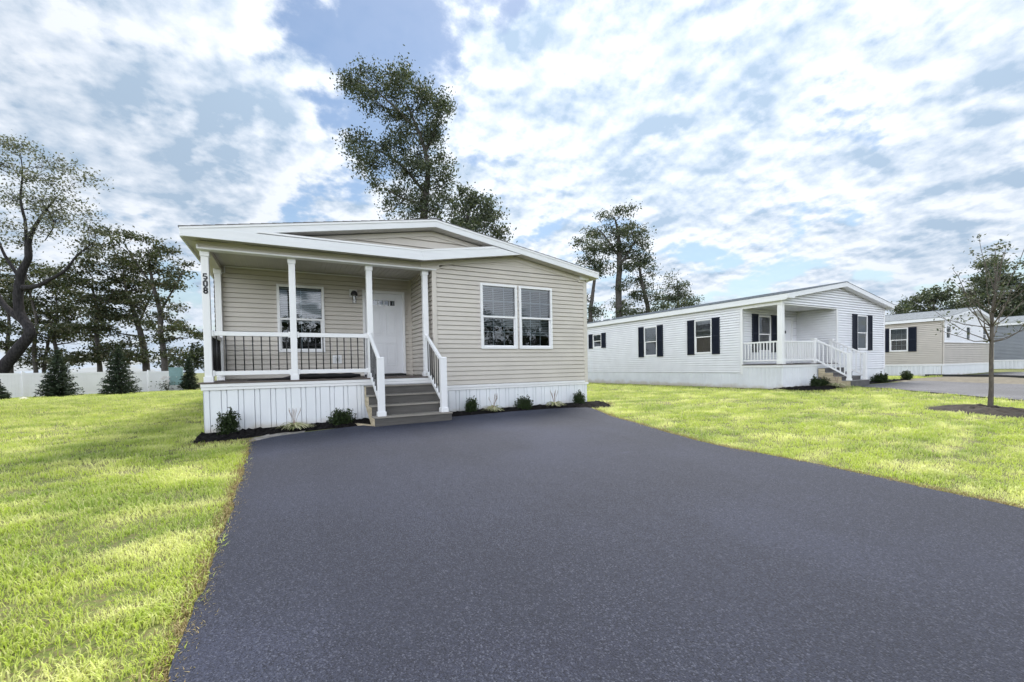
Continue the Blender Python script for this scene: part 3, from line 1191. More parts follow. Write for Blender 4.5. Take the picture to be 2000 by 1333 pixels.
    for a, b_, c, d in ((3.125, 3.40, 2.14, 2.77), (3.48, 3.755, 2.14, 2.77), (3.125, 3.40, 1.40, 1.98), (3.48, 3.755, 1.40, 1.98)):
        w = .022                                  # raised panel moulding
        for q in ((a, a + w, c, d), (b_ - w, b_, c, d), (a + w, b_ - w, c, c + w), (a + w, b_ - w, d - w, d)):
            m.tbox(TB, q[0], q[1], -.009, .003, q[2], q[3])
        m.tbox(TB, a + .055, b_ - .055, -.009, .001, c + .055, d - .055)
    do = m.build('door', M['door'], H, bevel=.004)
    m = MB()
    for i in range(5):
        x = gx0 + (gx1 - gx0) * i / 4
        m.tbox(TB, x - .012, x + .012, -.03, -.003, gz0, gz1)
    m.tbox(TB, gx0 - .02, gx1 + .02, -.0085, .004, gz0 - .02, gz0 + .004)
    m.tbox(TB, gx0 - .02, gx1 + .02, -.0085, .004, gz1 - .004, gz1 + .02)
    m.build('door_muntin', M['door'], do)
    m = MB()
    m.quad(TB(gx0, -.02, gz0), TB(gx1, -.02, gz0), TB(gx1, -.02, gz1), TB(gx0, -.02, gz1))
    m.build('pane', M['glass'], do, fix=False)
    m = MB()
    m.tbox(TB, d0, d1, -.25, -.2, 2.5, z1)
    m.build('recess', M['dark'], do)
    m = MB()
    m.tube([TB(3.095, -.01, 2.13), TB(3.095, .03, 2.13), TB(3.095, .045, 2.13), TB(3.095, .07, 2.13)], [.03, .012, .026, .02], 12)
    m.build('door_knob', M['grey'], do, smooth=True)
    m = MB()
    m.tube([TB(3.095, -.01, 2.27), TB(3.095, .012, 2.27)], [.028, .024], 12)
    m.build('door_lock', M['grey'], do, smooth=True)
    m = MB()
    m.tbox(TB, d0 - .05, d1 + .05, -.04, .07, DK + .002, DK + .05)
    m.build('threshold', M['rubber'], H)

    # wall lantern: square plate, black dome, clear glass jar
    m = MB()
    m.tbox(TB, 2.655, 2.835, .0, .022, 3.045, 3.232)
    lo = m.build('porch_light', M['white'], H, bevel=.004)
    m = MB()
    prof = [(.012, .195), (.035, .19), (.062, .165), (.078, .125), (.080, .085), (.074, .08)]
    c = np.array(TB(2.755, .085, 3.0))
    for (r0, z0_), (r1, z1_) in zip(prof[:-1], prof[1:]):
        m.tube([c + (0, 0, z0_), c + (0, 0, z1_)], [r0, r1], 18, cap=False)
    m.tube([c + (0, .0, .13), c + (0, .085, .13)], [.018, .022], 8)
    m.build('lamp_shade', M['black'], lo, smooth=True)
    m = MB()
    for a, b_, r in ((.085, -.09, .042), (-.09, -.10, .036)):
        m.tube([c + (0, 0, a), c + (0, 0, b_)], [r, r * .97], 16, cap=False)
    m.tube([c + (0, 0, -.10), c + (0, 0, -.105)], [.035, .02], 16)
    m.build('lamp_glass', M['lampglass'], lo, smooth=True, fix=False)
    m = MB()
    m.tube([c + (0, 0, .06), c + (0, 0, .02), c + (0, 0, -.01), c + (0, 0, -.04)], [.012, .022, .024, .01], 10)
    m.build('bulb', M['blind'], lo, smooth=True)
    # outlet cover below the window
    m = MB()
    m.tbox(TB, 2.25, 2.45, .0, .02, 1.47, 1.67)
    oo = m.build('outlet_cover', M['white'], H, bevel=.004)
    m = MB()
    for q in ((2.30, 2.40, 1.51, 1.515), (2.30, 2.40, 1.625, 1.63), (2.30, 2.305, 1.515, 1.625), (2.395, 2.40, 1.515, 1.625)):
        m.tbox(TB, q[0], q[1], .02, .028, q[2], q[3])
    m.tbox(TB, 2.325, 2.375, .02, .032, 1.535, 1.605)
    m.build('outlet_lid', M['grey'], oo)

    # posts
    px = [.022, 1.364, 2.765, 3.933]
    pw, py0 = .112, .092

    def post(x, y, ztop, label=None, side=True):
        m = MB()
        m.box(x, x + pw, y, y + pw, DK, ztop)
        p = m.build('porch_post', M['white'], H, bevel=.006)
        m = MB()
        m.box(x - .012, x + pw + .012, y - .012, y + pw + .012, ztop - .10, ztop + .001)
        m.build('post_cap', M['white'], p, bevel=.005)
        m = MB()
        m.box(x - .016, x + pw + .016, y - .016, y + pw + .016, DK + .001, DK + .10)
        m.build('post_base', M['white'], p, bevel=.006)
        if label:
            p['label'] = label
        return p
    posts = [post(x, py0, 3.438) for x in px]
    posts[0]['label'] = 'white corner post with the black number 508'
    post(.022, YB - pw - .02, 3.46)
    # house number, one digit below the other
    def ring(x0, x1, z0, z1, r):
        out = []
        for cx, cz, a0 in ((x1 - r, z1 - r, 0), (x0 + r, z1 - r, 90), (x0 + r, z0 + r, 180), (x1 - r, z0 + r, 270)):
            out += [(cx + r * math.cos(math.radians(a0 + k * 22.5)), cz + r * math.sin(math.radians(a0 + k * 22.5))) for k in range(5)]
        return out + [out[0]]
    hw, hh, r5 = .021, .041, .019
    arc = [(hw - r5 + r5 * math.cos(t), -.017 + (hh - .019) * math.sin(t) * .98) for t in np.linspace(math.pi * .5, -math.pi * .5, 9)]
    digits = {'5': [[(hw, hh), (-hw + .003, hh), (-hw, .004), (0, .0062)] + arc[1:] + [(0, -hh + .002), (-hw, -hh + .012)]],
              '0': [ring(-hw, hw, -hh, hh, .020)],
              '8': [ring(-hw + .002, hw - .002, .001, hh, .017), ring(-hw, hw, -hh, .001, .019)]}
    for ch, z in zip('508', (2.985, 2.865, 2.745)):
        m = MB()
        for pl_ in digits[ch]:
            pts = [np.array(p_) for p_ in pl_]
            closed = np.allclose(pts[0], pts[-1])
            offs = []
            n_ = len(pts)
            for i_ in range(n_):
                pa = pts[i_ - 1] if i_ else (pts[-2] if closed else pts[0])
                pb = pts[i_ + 1] if i_ < n_ - 1 else (pts[1] if closed else pts[-1])
                t_ = pb - pa
                t_ = t_ / (np.linalg.norm(t_) + 1e-9)
                offs.append(np.array([-t_[1], t_[0]]) * .0118)
            for i_ in range(n_ - 1):
                q = [pts[i_] + offs[i_], pts[i_ + 1] + offs[i_ + 1], pts[i_ + 1] - offs[i_ + 1], pts[i_] - offs[i_]]
                m.prism([(px[0] + pw / 2 + 1.12 * u_, z + 1.12 * w_) for u_, w_ in q], .001, .006, TY(py0))
        m.build('house_number', M['dark_digit'], posts[0])

    # railings with slim black balusters
    zt0, zt1, zl0, zl1 = 1.965, 2.045, 1.262, 1.338
    yr0, yr1 = py0 + .03, py0 + .085

    def railing(a, b_, n, axis='x'):
        m = MB()
        for z0_, z1_ in ((zt0, zt1), (zl0, zl1)):
            if axis == 'x':
                m.box(a, b_, yr0, yr1, z0_, z1_)
                for e0, e1 in ((a, a + .035), (b_ - .035, b_)):
                    m.box(e0, e1, yr0 - .014, yr1 + .014, z0_ - .014, z1_ + .014)
            else:
                m.box(.055, .11, a, b_, z0_, z1_)
        r = m.build('porch_railing', M['white'], H, bevel=.006)
        for i in range(n):
            t = (i + .5) / n
            m = MB()
            if axis == 'x':
                m.tube([(a + (b_ - a) * t, (yr0 + yr1) / 2, zl1 - .005), (a + (b_ - a) * t, (yr0 + yr1) / 2, zt0 + .005)], [.0105] * 2, 8)
            else:
                m.tube([(.082, a + (b_ - a) * t, zl1 - .005), (.082, a + (b_ - a) * t, zt0 + .005)], [.0125] * 2, 8)
            m.build('baluster', M['black'], r, smooth=True)
    railing(px[0] + pw, px[1], 9)
    railing(px[1] + pw, px[2], 10)
    railing(py0 + pw, YB - pw - .02, 20, 'y')


main_house()

# ------------------------------------------------------------------ porch steps of the beige house
steps = thing('porch_steps', 'brown composite steps between two white handrails, leading up to the beige house porch', 'steps', (3.37, -.55, .26))


def porch_steps(S, x0, x1, ybase, tops, fronts, zb, px, rails, balus=7, lum='riser', mats=('tread', 'riser', 'stringer', 'black'), round_b=True):
    """closed-riser steps; tops are tread heights from the highest down, fronts their nosings"""
    prev = ybase
    for i, (zt, yf) in enumerate(zip(tops, fronts)):
        m = MB()
        m.box(x0 - .015, x1 + .015, yf, prev + .001 if i == 0 else prev - .003, zt - .026, zt)
        m.build('tread', M[mats[0]], S, bevel=.006)
        zlow = (tops[i + 1] if i + 1 < len(tops) else zb)
        m = MB()
        m.box(x0 - .002, x1 + .002, yf + .025, yf + .045, zlow - .02 if i + 1 == len(tops) else zlow + .002, zt - .027)
        m.build('riser', M[mats[1]], S)
        prev = yf + .025
    for x in (x0, x1 - .03):                       # stepped side boards
        poly = [(fronts[-1] + .30, zb - .03), (ybase - .002, tops[0] - .36), (ybase - .002, tops[0] - .027)]
        for i, (zt, yf) in enumerate(zip(tops, fronts)):
            poly += [(yf + .046, zt - .027), (yf + .046, (tops[i + 1] if i + 1 < len(tops) else zb) - .027)]
        m = MB()
        m.prism(poly, 0, .04 - .01, lambda u, o, z, x=x: (x + o, u, z))
        m.build('stringer', M[mats[2]], S)
    zt = tops[-1]
    for xa in px:                                  # newel post, handrail, balusters on each side
        w = .118
        yn = rails['yn']
        m = MB()
        m.box(xa, xa + w, yn, yn + w, zt, rails['zn'])
        p = m.build('newel_post', M['white'], S, bevel=.006)
        m = MB()
        m.box(xa - .016, xa + w + .016, yn - .016, yn + w + .016, zt + .001, zt + .085)
        m.build('post_base', M['white'], p, bevel=.006)
        m = MB()
        m.hexa([(xa - .006, yn - .006, rails['zn'] - .01), (xa + w + .006, yn - .006, rails['zn'] - .01), (xa + w + .006, yn + w + .006, rails['zn'] - .01), (xa - .006, yn + w + .006, rails['zn'] - .01)],
               [(xa + .01, yn + .01, rails['zn'] + .012), (xa + w - .01, yn + .01, rails['zn'] + .012), (xa + w - .01, yn + w - .01, rails['zn'] + .012), (xa + .01, yn + w - .01, rails['zn'] + .012)])
        m.build('post_cap', M['white'], p)
        xc = xa + w / 2
        ya, yb_ = rails['ytop'], yn + w
        m = MB()
        for za, zb_ in ((rails['t0'], rails['t1']), (rails['b0'], rails['b1'])):
            hh = .07
            m.hexa([(xc - .028, ya, za - hh), (xc + .028, ya, za - hh), (xc + .028, ya, za), (xc - .028, ya, za)],
                   [(xc - .028, yb_, zb_ - hh), (xc + .028, yb_, zb_ - hh), (xc + .028, yb_, zb_), (xc - .028, yb_, zb_)])
        for za, zb_ in ((rails['t0'], rails['t1']), (rails['b0'], rails['b1'])):
            m.box(xc - .04, xc + .04, ya - .012, ya + .0, za - .095, za + .02)
        r = m.build('handrail', M['white'], S, bevel=.005)
        for i in range(balus):
            t = (i + .6) / (balus + .2)
            y = ya + (yb_ - ya) * t
            zl = rails['b0'] + (rails['b1'] - rails['b0']) * t - .02
            zh = rails['t0'] + (rails['t1'] - rails['t0']) * t - .05
            m = MB()
            if round_b:
                m.tube([(xc, y, zl), (xc, y, zh)], [.0105] * 2, 8)
                m.tube([(xc, y, zl - .01), (xc, y, zl + .055)], [.019] * 2, 8) if False else None
            else:
                m.box(xc - .016, xc + .016, y - .016, y + .016, zl, zh)
            m.build('baluster', M[mats[3]], r)


porch_steps(steps, 2.65, 4.09, -.036, [.995, .823, .647, .462], [-.29, -.57, -.85, -1.14], .24, [2.735, 3.925],
            dict(yn=-1.03, zn=1.525, ytop=.08, t0=2.06, t1=1.50, b0=1.30, b1=.70))

# a length of timber edging lying by the steps, and the rolled black sheet on the porch
m = MB()
m.hexa([(2.32, -.36, .27), (2.39, -.33, .27), (2.39, -.33, .305), (2.32, -.36, .305)], [(2.66, -1.02, .27), (2.73, -.99, .27), (2.73, -.99, .305), (2.66, -1.02, .305)])
tag(m.build('timber_board', M['stringer'], loc=(2.5, -.7, .27)), 'short weathered timber board lying in the black mulch beside the brown steps', 'board')
m = MB()
pts, rad = [], []
for t in np.linspace(0, 1, 22):
    x = .62 + 2.05 * t
    pts.append((x, .52 - .05 * math.sin(t * 5), DK + .008 + np.interp(t, [0, .3, .42, 1], [.004, .018, .05, .045])))
    rad.append(float(np.interp(t, [0, .28, .42, .9, 1], [.006, .02, .055, .052, .03])) * (1 + .12 * math.sin(t * 37)))
m.tube(pts, rad, 10)
tag(m.build('rolled_tarp', M['rubber'], smooth=True, loc=(1.6, .5, DK)), 'thin black rolled up tarp lying along the porch floor behind the railing', 'tarp')


# ------------------------------------------------------------------ white house next door
XN, YN = 18.0, .54
nhouse = thing('mobile_home', 'white sided mobile home with navy shutters and a white picket porch at its corner', 'house', (XN + 4.13, YN + 8, .25))


def gable_roof(H, x0, half, ridge, slope, y0, y1, m_, ridge_x, nc=18):
    m = MB()
    for sgn in (-1, 1):
        for i in range(nc):
            s0, s1 = half * i / nc, half * (i + 1) / nc
            za, zb = ridge - slope * s0, ridge - slope * s1
            a, c = ridge_x + sgn * s0, ridge_x + sgn * s1
            m.hexa([(a, y0, za - .012), (c, y0, zb - .012), (c, y1, zb - .012), (a, y1, za - .012)],
                   [(a, y0, za + .002), (c, y0, zb + .012), (c, y1, zb + .012), (a, y1, za + .002)])
    m.box(ridge_x - .1, ridge_x + .1, y0, y1, ridge - .012, ridge + .016)
    return m.build('roof', m_, H)


def white_house():
    H = nhouse
    depth = 15.5
    x1, yb = XN + W, YN + 1.6
    ybk = YN + depth
    ridge, slope, rx, half = 4.60, .17, XN + 4.15, 4.35
    T0, TB, TW = TY(YN), TY(yb), TX(XN)
    dk = 1.21
    xp = 21.97                                     # right edge of the porch opening
    gable_roof(H, XN, half, ridge, slope, YN - .31, ybk + .3, M['shingle_grey'], rx)
    # walls
    fw = (23.64, 24.58, 1.76, 3.31)
    m = MB()
    siding(m, T0, xp + .02, x1 - .06, .90, 3.525, h=.105, gr=.028, lip=.022, deep=.045, holes=[(fw[0] + .01, fw[1] - .01, fw[2] + .01, fw[3] - .01)])
    siding(m, T0, lambda z: max(XN + .09, rx - (4.43 - z) / slope), lambda z: min(x1, rx + (4.43 - z) / slope), 3.525, 4.43, h=.105, gr=.028, lip=.022, deep=.045)
    for a, b_, c, d in ((xp, fw[0], .9, 3.52), (fw[1], x1, .9, 3.52), (fw[0], fw[1], .9, fw[2]), (fw[0], fw[1], fw[3], 3.52)):
        m.quad(T0(a, -.055, c), T0(b_, -.055, c), T0(b_, -.055, d), T0(a, -.055, d))
    m.prism([(XN, 3.51), (x1, 3.51), (x1, 3.68), (rx, 4.45), (XN, 3.68)], -.09, -.055, T0)
    m.build('wall', M['white_siding'], H, fix=False)
    sw = [(11.0, 11.80, 2.34, 3.17), (6.70, 7.58, 1.70, 3.23), (3.55, 4.45, 1.72, 3.27)]
    m = MB()
    siding(m, TW, yb + .08, ybk, .86, 3.68, h=.105, gr=.028, lip=.022, deep=.045, holes=[(a + .01, b_ - .01, c + .01, d - .01) for a, b_, c, d in sw])
    ys = [yb] + sum([[a, b_] for a, b_, c, d in sorted(sw)], []) + [ybk]
    for i in range(0, len(ys), 2):
        m.quad(TW(ys[i], -.055, .8), TW(ys[i + 1], -.055, .8), TW(ys[i + 1], -.055, 3.7), TW(ys[i], -.055, 3.7))
    for a, b_, c, d in sw:
        m.quad(TW(a, -.055, .8), TW(b_, -.055, .8), TW(b_, -.055, c), TW(a, -.055, c))
        m.quad(TW(a, -.055, d), TW(b_, -.055, d), TW(b_, -.055, 3.7), TW(a, -.055, 3.7))
    m.build('wall', M['white_siding'], H, fix=False)
    pw = (18.93 + .12, 19.98 + .12, 1.72, 3.30)
    pw = (19.05, 19.95, 1.73, 3.28)
    m = MB()
    siding(m, TB, XN + .05, xp, dk, 3.56, h=.105, gr=.028, lip=.022, deep=.045, holes=[(pw[0] + .01, pw[1] - .01, pw[2] + .01, pw[3] - .01), (20.62, 21.60, dk - .1, 3.26)])
    for a, b_, c, d in ((XN, pw[0], dk, 3.56), (pw[1], 20.62, dk, 3.56), (21.6, xp + .1, dk, 3.56), (pw[0], pw[1], dk, pw[2]), (pw[0], pw[1], pw[3], 3.56), (20.62, 21.6, 3.25, 3.56)):
        m.quad(TB(a, -.055, c), TB(b_, -.055, c), TB(b_, -.055, d), TB(a, -.055, d))
    m.build('wall', M['white_siding'], H, fix=False)
    m = MB()
    siding(m, TX(xp), YN, yb, dk, 3.56, h=.105, gr=.028, lip=.022, deep=.045)
    m.quad((xp + .055, YN + .055, dk), (xp + .055, yb, dk), (xp + .055, yb, 3.56), (xp + .055, YN + .055, 3.56))
    m.build('wall', M['white_siding'], H, fix=False)
    m = MB()
    siding(m, TXp(x1), YN, ybk, .9, 3.68, h=.105, gr=.028, lip=.022, deep=.045)
    m.quad((x1 - .055, YN + .055, .2), (x1 - .055, ybk, .2), (x1 - .055, ybk, 3.7), (x1 - .055, YN + .055, 3.7))
    m.prism([(XN, .2), (x1, .2), (x1, 3.7), (rx, 4.45), (XN, 3.7)], 0, .01, TYp(ybk))
    m.build('wall', M['white_siding'], H, fix=False)
    # corner trims
    for args in ((T0, x1 - .07, x1 + .012, .87, 3.66), (T0, xp - .02, xp + .07, .9, 3.50), (TW, yb - .02, yb + .08, .82, 3.68)):
        m = MB()
        m.tbox(args[0], args[1], args[2], -.02, .022, args[3], args[4])
        m.build('corner_trim', M['white'], H)
    # skirting
    m = MB()
    skirting(m, TW, YN, yb, lambda u: gz(XN, u) - .08, 1.09, .10, .06)
    skirting(m, TW, yb, ybk, lambda u: gz(XN, u) - .08, .86, .10, .06)
    m.build('skirting', M['skirt_stained'], H, fix=False)
    m = MB()
    skirting(m, T0, XN, xp + .0, lambda u: gz(u, YN) - .08, 1.09, .10, .06)
    skirting(m, T0, xp, x1, lambda u: gz(u, YN) - .08, .90, .10, .06)
    m.quad((XN + .014, YN + .014, .1), (x1, YN + .014, .1), (x1, YN + .014, .9), (XN + .014, YN + .014, .9))
    m.quad((XN + .014, YN + .014, .1), (XN + .014, ybk, .1), (XN + .014, ybk, .86), (XN + .014, YN + .014, .86))
    m.build('skirting', M['skirt'], H, fix=False)
    m = MB()
    m.tbox(T0, XN - .03, xp - .02, -.03, .03, 1.085, dk - .028)
    m.tbox(TW, YN + .031, yb - .021, -.03, .03, 1.085, dk - .028)
    m.build('skirt_band', M['white'], H, bevel=.005)
    m = MB()
    m.box(XN - .05, xp, YN - .05, yb, dk - .027, dk)
    m.build('porch_deck', M['deck'], H)
    # roof edge
    TF = TY(YN - .30)
    xl, xr = rx - half + .015, rx + half - .015

    def rk(x, d):
        return ridge - slope * abs(x - rx) - d
    for a, c in ((xl, rx), (rx, xr)):
        m = MB()
        m.prism([(a, rk(a, .19)), (c, rk(c, .19)), (c, rk(c, .014)), (a, rk(a, .014))], -.03, .0, TF)
        m.build('fascia', M['fascia'], H)
    m = MB()
    m.box(xl - .004, XN + .32, YN - .306, YN - .02, 3.695, 3.85)
    m.build('eave_return', M['fascia'], H)
    for xx, sg in ((xl, 1), (xr, -1)):
        m = MB()
        m.box(min(xx, xx + sg * .03), max(xx, xx + sg * .03), YN - .268, ybk + .25, rk(xx, .23), rk(xx, .016))
        m.build('eave_fascia', M['fascia'], H)
    m = MB()
    for a, c in ((xl, rx), (rx, xr)):
        m.quad((a, YN - .27, rk(a, .17)), (c, YN - .27, rk(c, .17)), (c, YN + .02, rk(c, .17)), (a, YN + .02, rk(a, .17)))
    x = xl + .1
    while x < xr:
        m.box(x, x + .012, YN - .27, YN, rk(x, .18), rk(x, .172))
        x += .12
    m.quad((xl, YN, 3.69), (XN + .01, YN, 3.69), (XN + .01, ybk, 3.69), (xl, ybk, 3.69))
    m.quad((x1, YN, 3.69), (xr, YN, 3.69), (xr, ybk, 3.69), (x1, ybk, 3.69))
    m.build('soffit', M['white'], H, fix=False)
    # porch header and ceiling
    m = MB()
    m.box(XN - .012, xp + .02, YN - .012, YN + .13, 3.49, 3.525)
    m.box(XN - .014, XN + .13, YN + .0, yb, 3.50, 3.69)
    m.build('porch_header', M['white'], H)
    m = MB()
    m.box(XN + .13, xp, YN + .13, yb, 3.565, 3.58)
    m.build('porch_ceiling', M['white'], H)
    # windows and shutters
    window(H, T0, *fw, 0, 0, .0)
    for a in (fw[0] - .40, fw[1] + .02):
        shutter(H, T0, a, a + .38, 1.74, 3.34)
    for a, b_, c, d in sw:
        window(H, TW, a, b_, c, d, 0, 0, .35 if c > 2 else .45)
        hw = .37
        for s in (a - hw - .015, b_ + .015):
            shutter(H, TW, s, s + hw, c - .03, d + .03)
    window(H, TB, *pw, 0, 0, .0)
    for a in (pw[0] - .42, pw[1] + .02):
        shutter(H, TB, a, a + .40, 1.72, 3.34)
    # door
    m = MB()
    for a, b_, c, d in ((20.62, 20.70, dk, 3.27), (21.52, 21.60, dk, 3.27), (20.70, 21.52, 3.19, 3.27)):
        m.tbox(TB, a, b_, -.03, .035, c, d)
    m.build('door_frame', M['white'], H)
    m = MB()
    m.tbox(TB, 20.70, 21.515, -.04, -.012, dk + .01, 3.19)
    for a, b_, c, d in ((20.80, 21.06, 2.2, 2.85), (21.16, 21.42, 2.2, 2.85), (20.80, 21.06, 1.42, 2.0), (21.16, 21.42, 1.42, 2.0)):
        m.tbox(TB, a, b_, -.013, -.006, c, d)
    do = m.build('door', M['door'], H)
    m = MB()
    m.tube([TB(21.05 - .25, -.012, 2.25), TB(21.05 - .25, .05, 2.25)], [.025, .03], 10)
    m.build('door_knob', M['black'], do)
    m = MB()
    m.tbox(TB, 21.04, 21.09, -.008, .02, 2.56, 2.68)
    m.build('door_plate', M['black'], do)
    # post at the porch corner and picket railings
    m = MB()
    m.box(XN + .01, XN + .19, YN + .01, YN + .19, dk, 3.50)
    p = m.build('porch_post', M['white'], H, bevel=.006)
    m = MB()
    m.box(XN - .012, XN + .212, YN - .012, YN + .212, dk + .001, dk + .16)
    m.build('post_base', M['white'], p, bevel=.006)
    z0, z1 = 1.36, 2.12

    def picket(a, b_, n, axis):
        m = MB()
        for c, d in ((z1 - .06, z1), (z0 - .03, z0 + .03)):
            if axis == 'x':
                m.box(a, b_, YN + .07, YN + .13, c, d)
            else:
                m.box(XN + .07, XN + .13, a, b_, c, d)
        r = m.build('porch_railing', M['white'], H)
        for i in range(n):
            t = a + (b_ - a) * (i + .5) / n
            m = MB()
            if axis == 'x':
                m.box(t - .017, t + .017, YN + .083, YN + .117, z0 + .03, z1 - .06)
            else:
                m.box(XN + .083, XN + .117, t - .017, t + .017, z0 + .03, z1 - .06)
            m.build('baluster', M['white'], r)
    picket(XN + .19, 20.32, 17, 'x')
    picket(YN + .19, yb, 11, 'y')
    for xx in (20.32, 21.70):
        m = MB()
        m.box(xx, xx + .14, YN + .03, YN + .17, dk, 2.22)
        p = m.build('porch_post', M['white'], H, bevel=.005)
        m = MB()
        m.box(xx - .02, xx + .16, YN + .01, YN + .19, 2.17, 2.235)
        m.build('post_cap', M['white'], p, bevel=.01)
    # plumbing vents
    for (px_, py_) in ((1153.5, 640), (1165, 640)):
        p0 = at(px_, py_, 21.5)
        xx, yy = XN + 1.4, 12.6 + (0 if px_ < 1160 else -.85)
        zz = ridge - slope * (rx - xx)
        m = MB()
        m.tube([(xx, yy, zz - .05), (xx, yy, zz + .32)], [.05, .05], 10)
        m.tube([(xx, yy, zz - .02), (xx, yy, zz + .04)], [.11, .06], 10)
        m.build('vent_pipe', M['white'], H, smooth=True)


white_house()
nsteps = thing('porch_steps', 'grey steps with white picket handrails and tan side boards at the white house porch', 'steps', (21.1, 0, .25))
M['n_tread'] = mat('grey_tread', (.20, .195, .19), .7, .15, 5)
M['n_riser'] = mat('grey_riser', (.10, .095, .095), .7, .15, 5)
porch_steps(nsteps, 20.42, 21.86, YN - .05, [1.02, .85, .69, .53], [YN - .34, YN - .63, YN - .92, YN - 1.22], .22, [20.42, 21.66],
            dict(yn=YN - 1.16, zn=1.60, ytop=YN + .03, t0=2.18, t1=1.60, b0=1.38, b1=.74), balus=7, mats=('n_tread', 'n_riser', 'stringer', 'white'), round_b=False)

# ------------------------------------------------------------------ tan house further along, grey house beyond, house at the left edge
X3, Y3 = 34.82, 1.05
thouse = thing('mobile_home', 'tan sided mobile home beyond the white one, with an enclosed white upper front', 'house', (X3 + 4.13, Y3 + 7, .3))


def simple_house(H, x0, y0, depth, eave, wall_m, ridge, roof_m, skz=.9, upper=None, front_holes=(), side_holes=(), skirt='skirt', slope=.17, over=.3):
    x1, y1, rx, half = x0 + W, y0 + depth, x0 + W / 2, W / 2 + .22
    gable_roof(H, x0, half, ridge, slope, y0 - over - .01, y1 + .3, roof_m, rx, 10)
    T0, TW = TY(y0), TX(x0)
    we = ridge - slope * (W / 2) - .05
    m = MB()
    if upper is None:
        siding(m, T0, x0 + .06, x1 - .06, skz, we, h=.11, gr=.03, lip=.022, deep=.05, holes=front_holes)
        siding(m, T0, lambda z: max(x0, rx - (ridge - .18 - z) / slope), lambda z: min(x1, rx + (ridge - .18 - z) / slope), we, ridge - .18, h=.11, gr=.03, lip=.022, deep=.05)
    else:
        siding(m, T0, x0 + .06, x1 - .06, skz, upper, h=.11, gr=.03, lip=.022, deep=.05)
    m.prism([(x0, .2), (x1, .2), (x1, we), (rx, ridge - .17), (x0, we)], -.09, -.055, T0) if not front_holes else None
    m.build('wall', wall_m, H, fix=False)
    for T, uu in ((TW, (y0 + .05, y1)), (TXp(x1), (y0 + .05, y1))):
        m = MB()
        hs = side_holes if T is TW else ()
        siding(m, T, uu[0], uu[1], skz, we + .02, h=.11, gr=.03, lip=.022, deep=.05, holes=hs)
        if not hs:
            m.quad(T(y0, -.055, .2), T(y1, -.055, .2), T(y1, -.055, we), T(y0, -.055, we))
        m.build('wall', wall_m, H, fix=False)
    m = MB()
    m.prism([(x0, .2), (x1, .2), (x1, we), (rx, ridge - .17), (x0, we)], 0, .02, TYp(y1))
    m.build('wall', wall_m, H)
    m = MB()
    skirting(m, T0, x0, x1, lambda u: gz(u, y0) - .08, skz, .14, .07)
    skirting(m, TW, y0, y1, lambda u: gz(x0, u) - .08, skz, .14, .07)
    skirting(m, TXp(x1), y0, y1, lambda u: gz(x1, u) - .08, skz, .14, .07)
    m.build('skirting', M[skirt], H, fix=False)
    m = MB()
    m.tbox(T0, x0 - .03, x1 + .03, -.03, .03, skz - .06, skz + .04)
    m.tbox(TW, y0 + .031, y1, -.03, .03, skz - .06, skz + .04)
    m.build('skirt_band', M['white'], H)
    xl, xr = rx - half + .015, rx + half - .015

    def rk(x, d):
        return ridge - slope * abs(x - rx) - d
    m = MB()
    for a, c in ((xl, rx), (rx, xr)):
        m.prism([(a, rk(a, .19)), (c, rk(c, .19)), (c, rk(c, .014)), (a, rk(a, .014))], -.03, .0, TY(y0 - over))
    for xx, sg in ((xl, 1), (xr, -1)):
        m.box(min(xx, xx + sg * .03), max(xx, xx + sg * .03), y0 - over + .032, y1 + .25, rk(xx, .19), rk(xx, .016))
    m.build('fascia', M['fascia'], H)
    m = MB()
    for a, c in ((xl, rx), (rx, xr)):
        m.quad((a, y0 - over + .03, rk(a, .17)), (c, y0 - over + .03, rk(c, .17)), (c, y0 + .02, rk(c, .17)), (a, y0 + .02, rk(a, .17)))
    zc = rk(xl, .17)
    m.quad((xl, y0, zc), (x0 + .02, y0, zc), (x0 + .02, y1, zc), (xl, y1, zc))
    m.quad((x1 - .02, y0, zc), (xr, y0, zc), (xr, y1, zc), (x1 - .02, y1, zc))
    m.build('soffit', M['white'], H, fix=False)
    return T0, TW


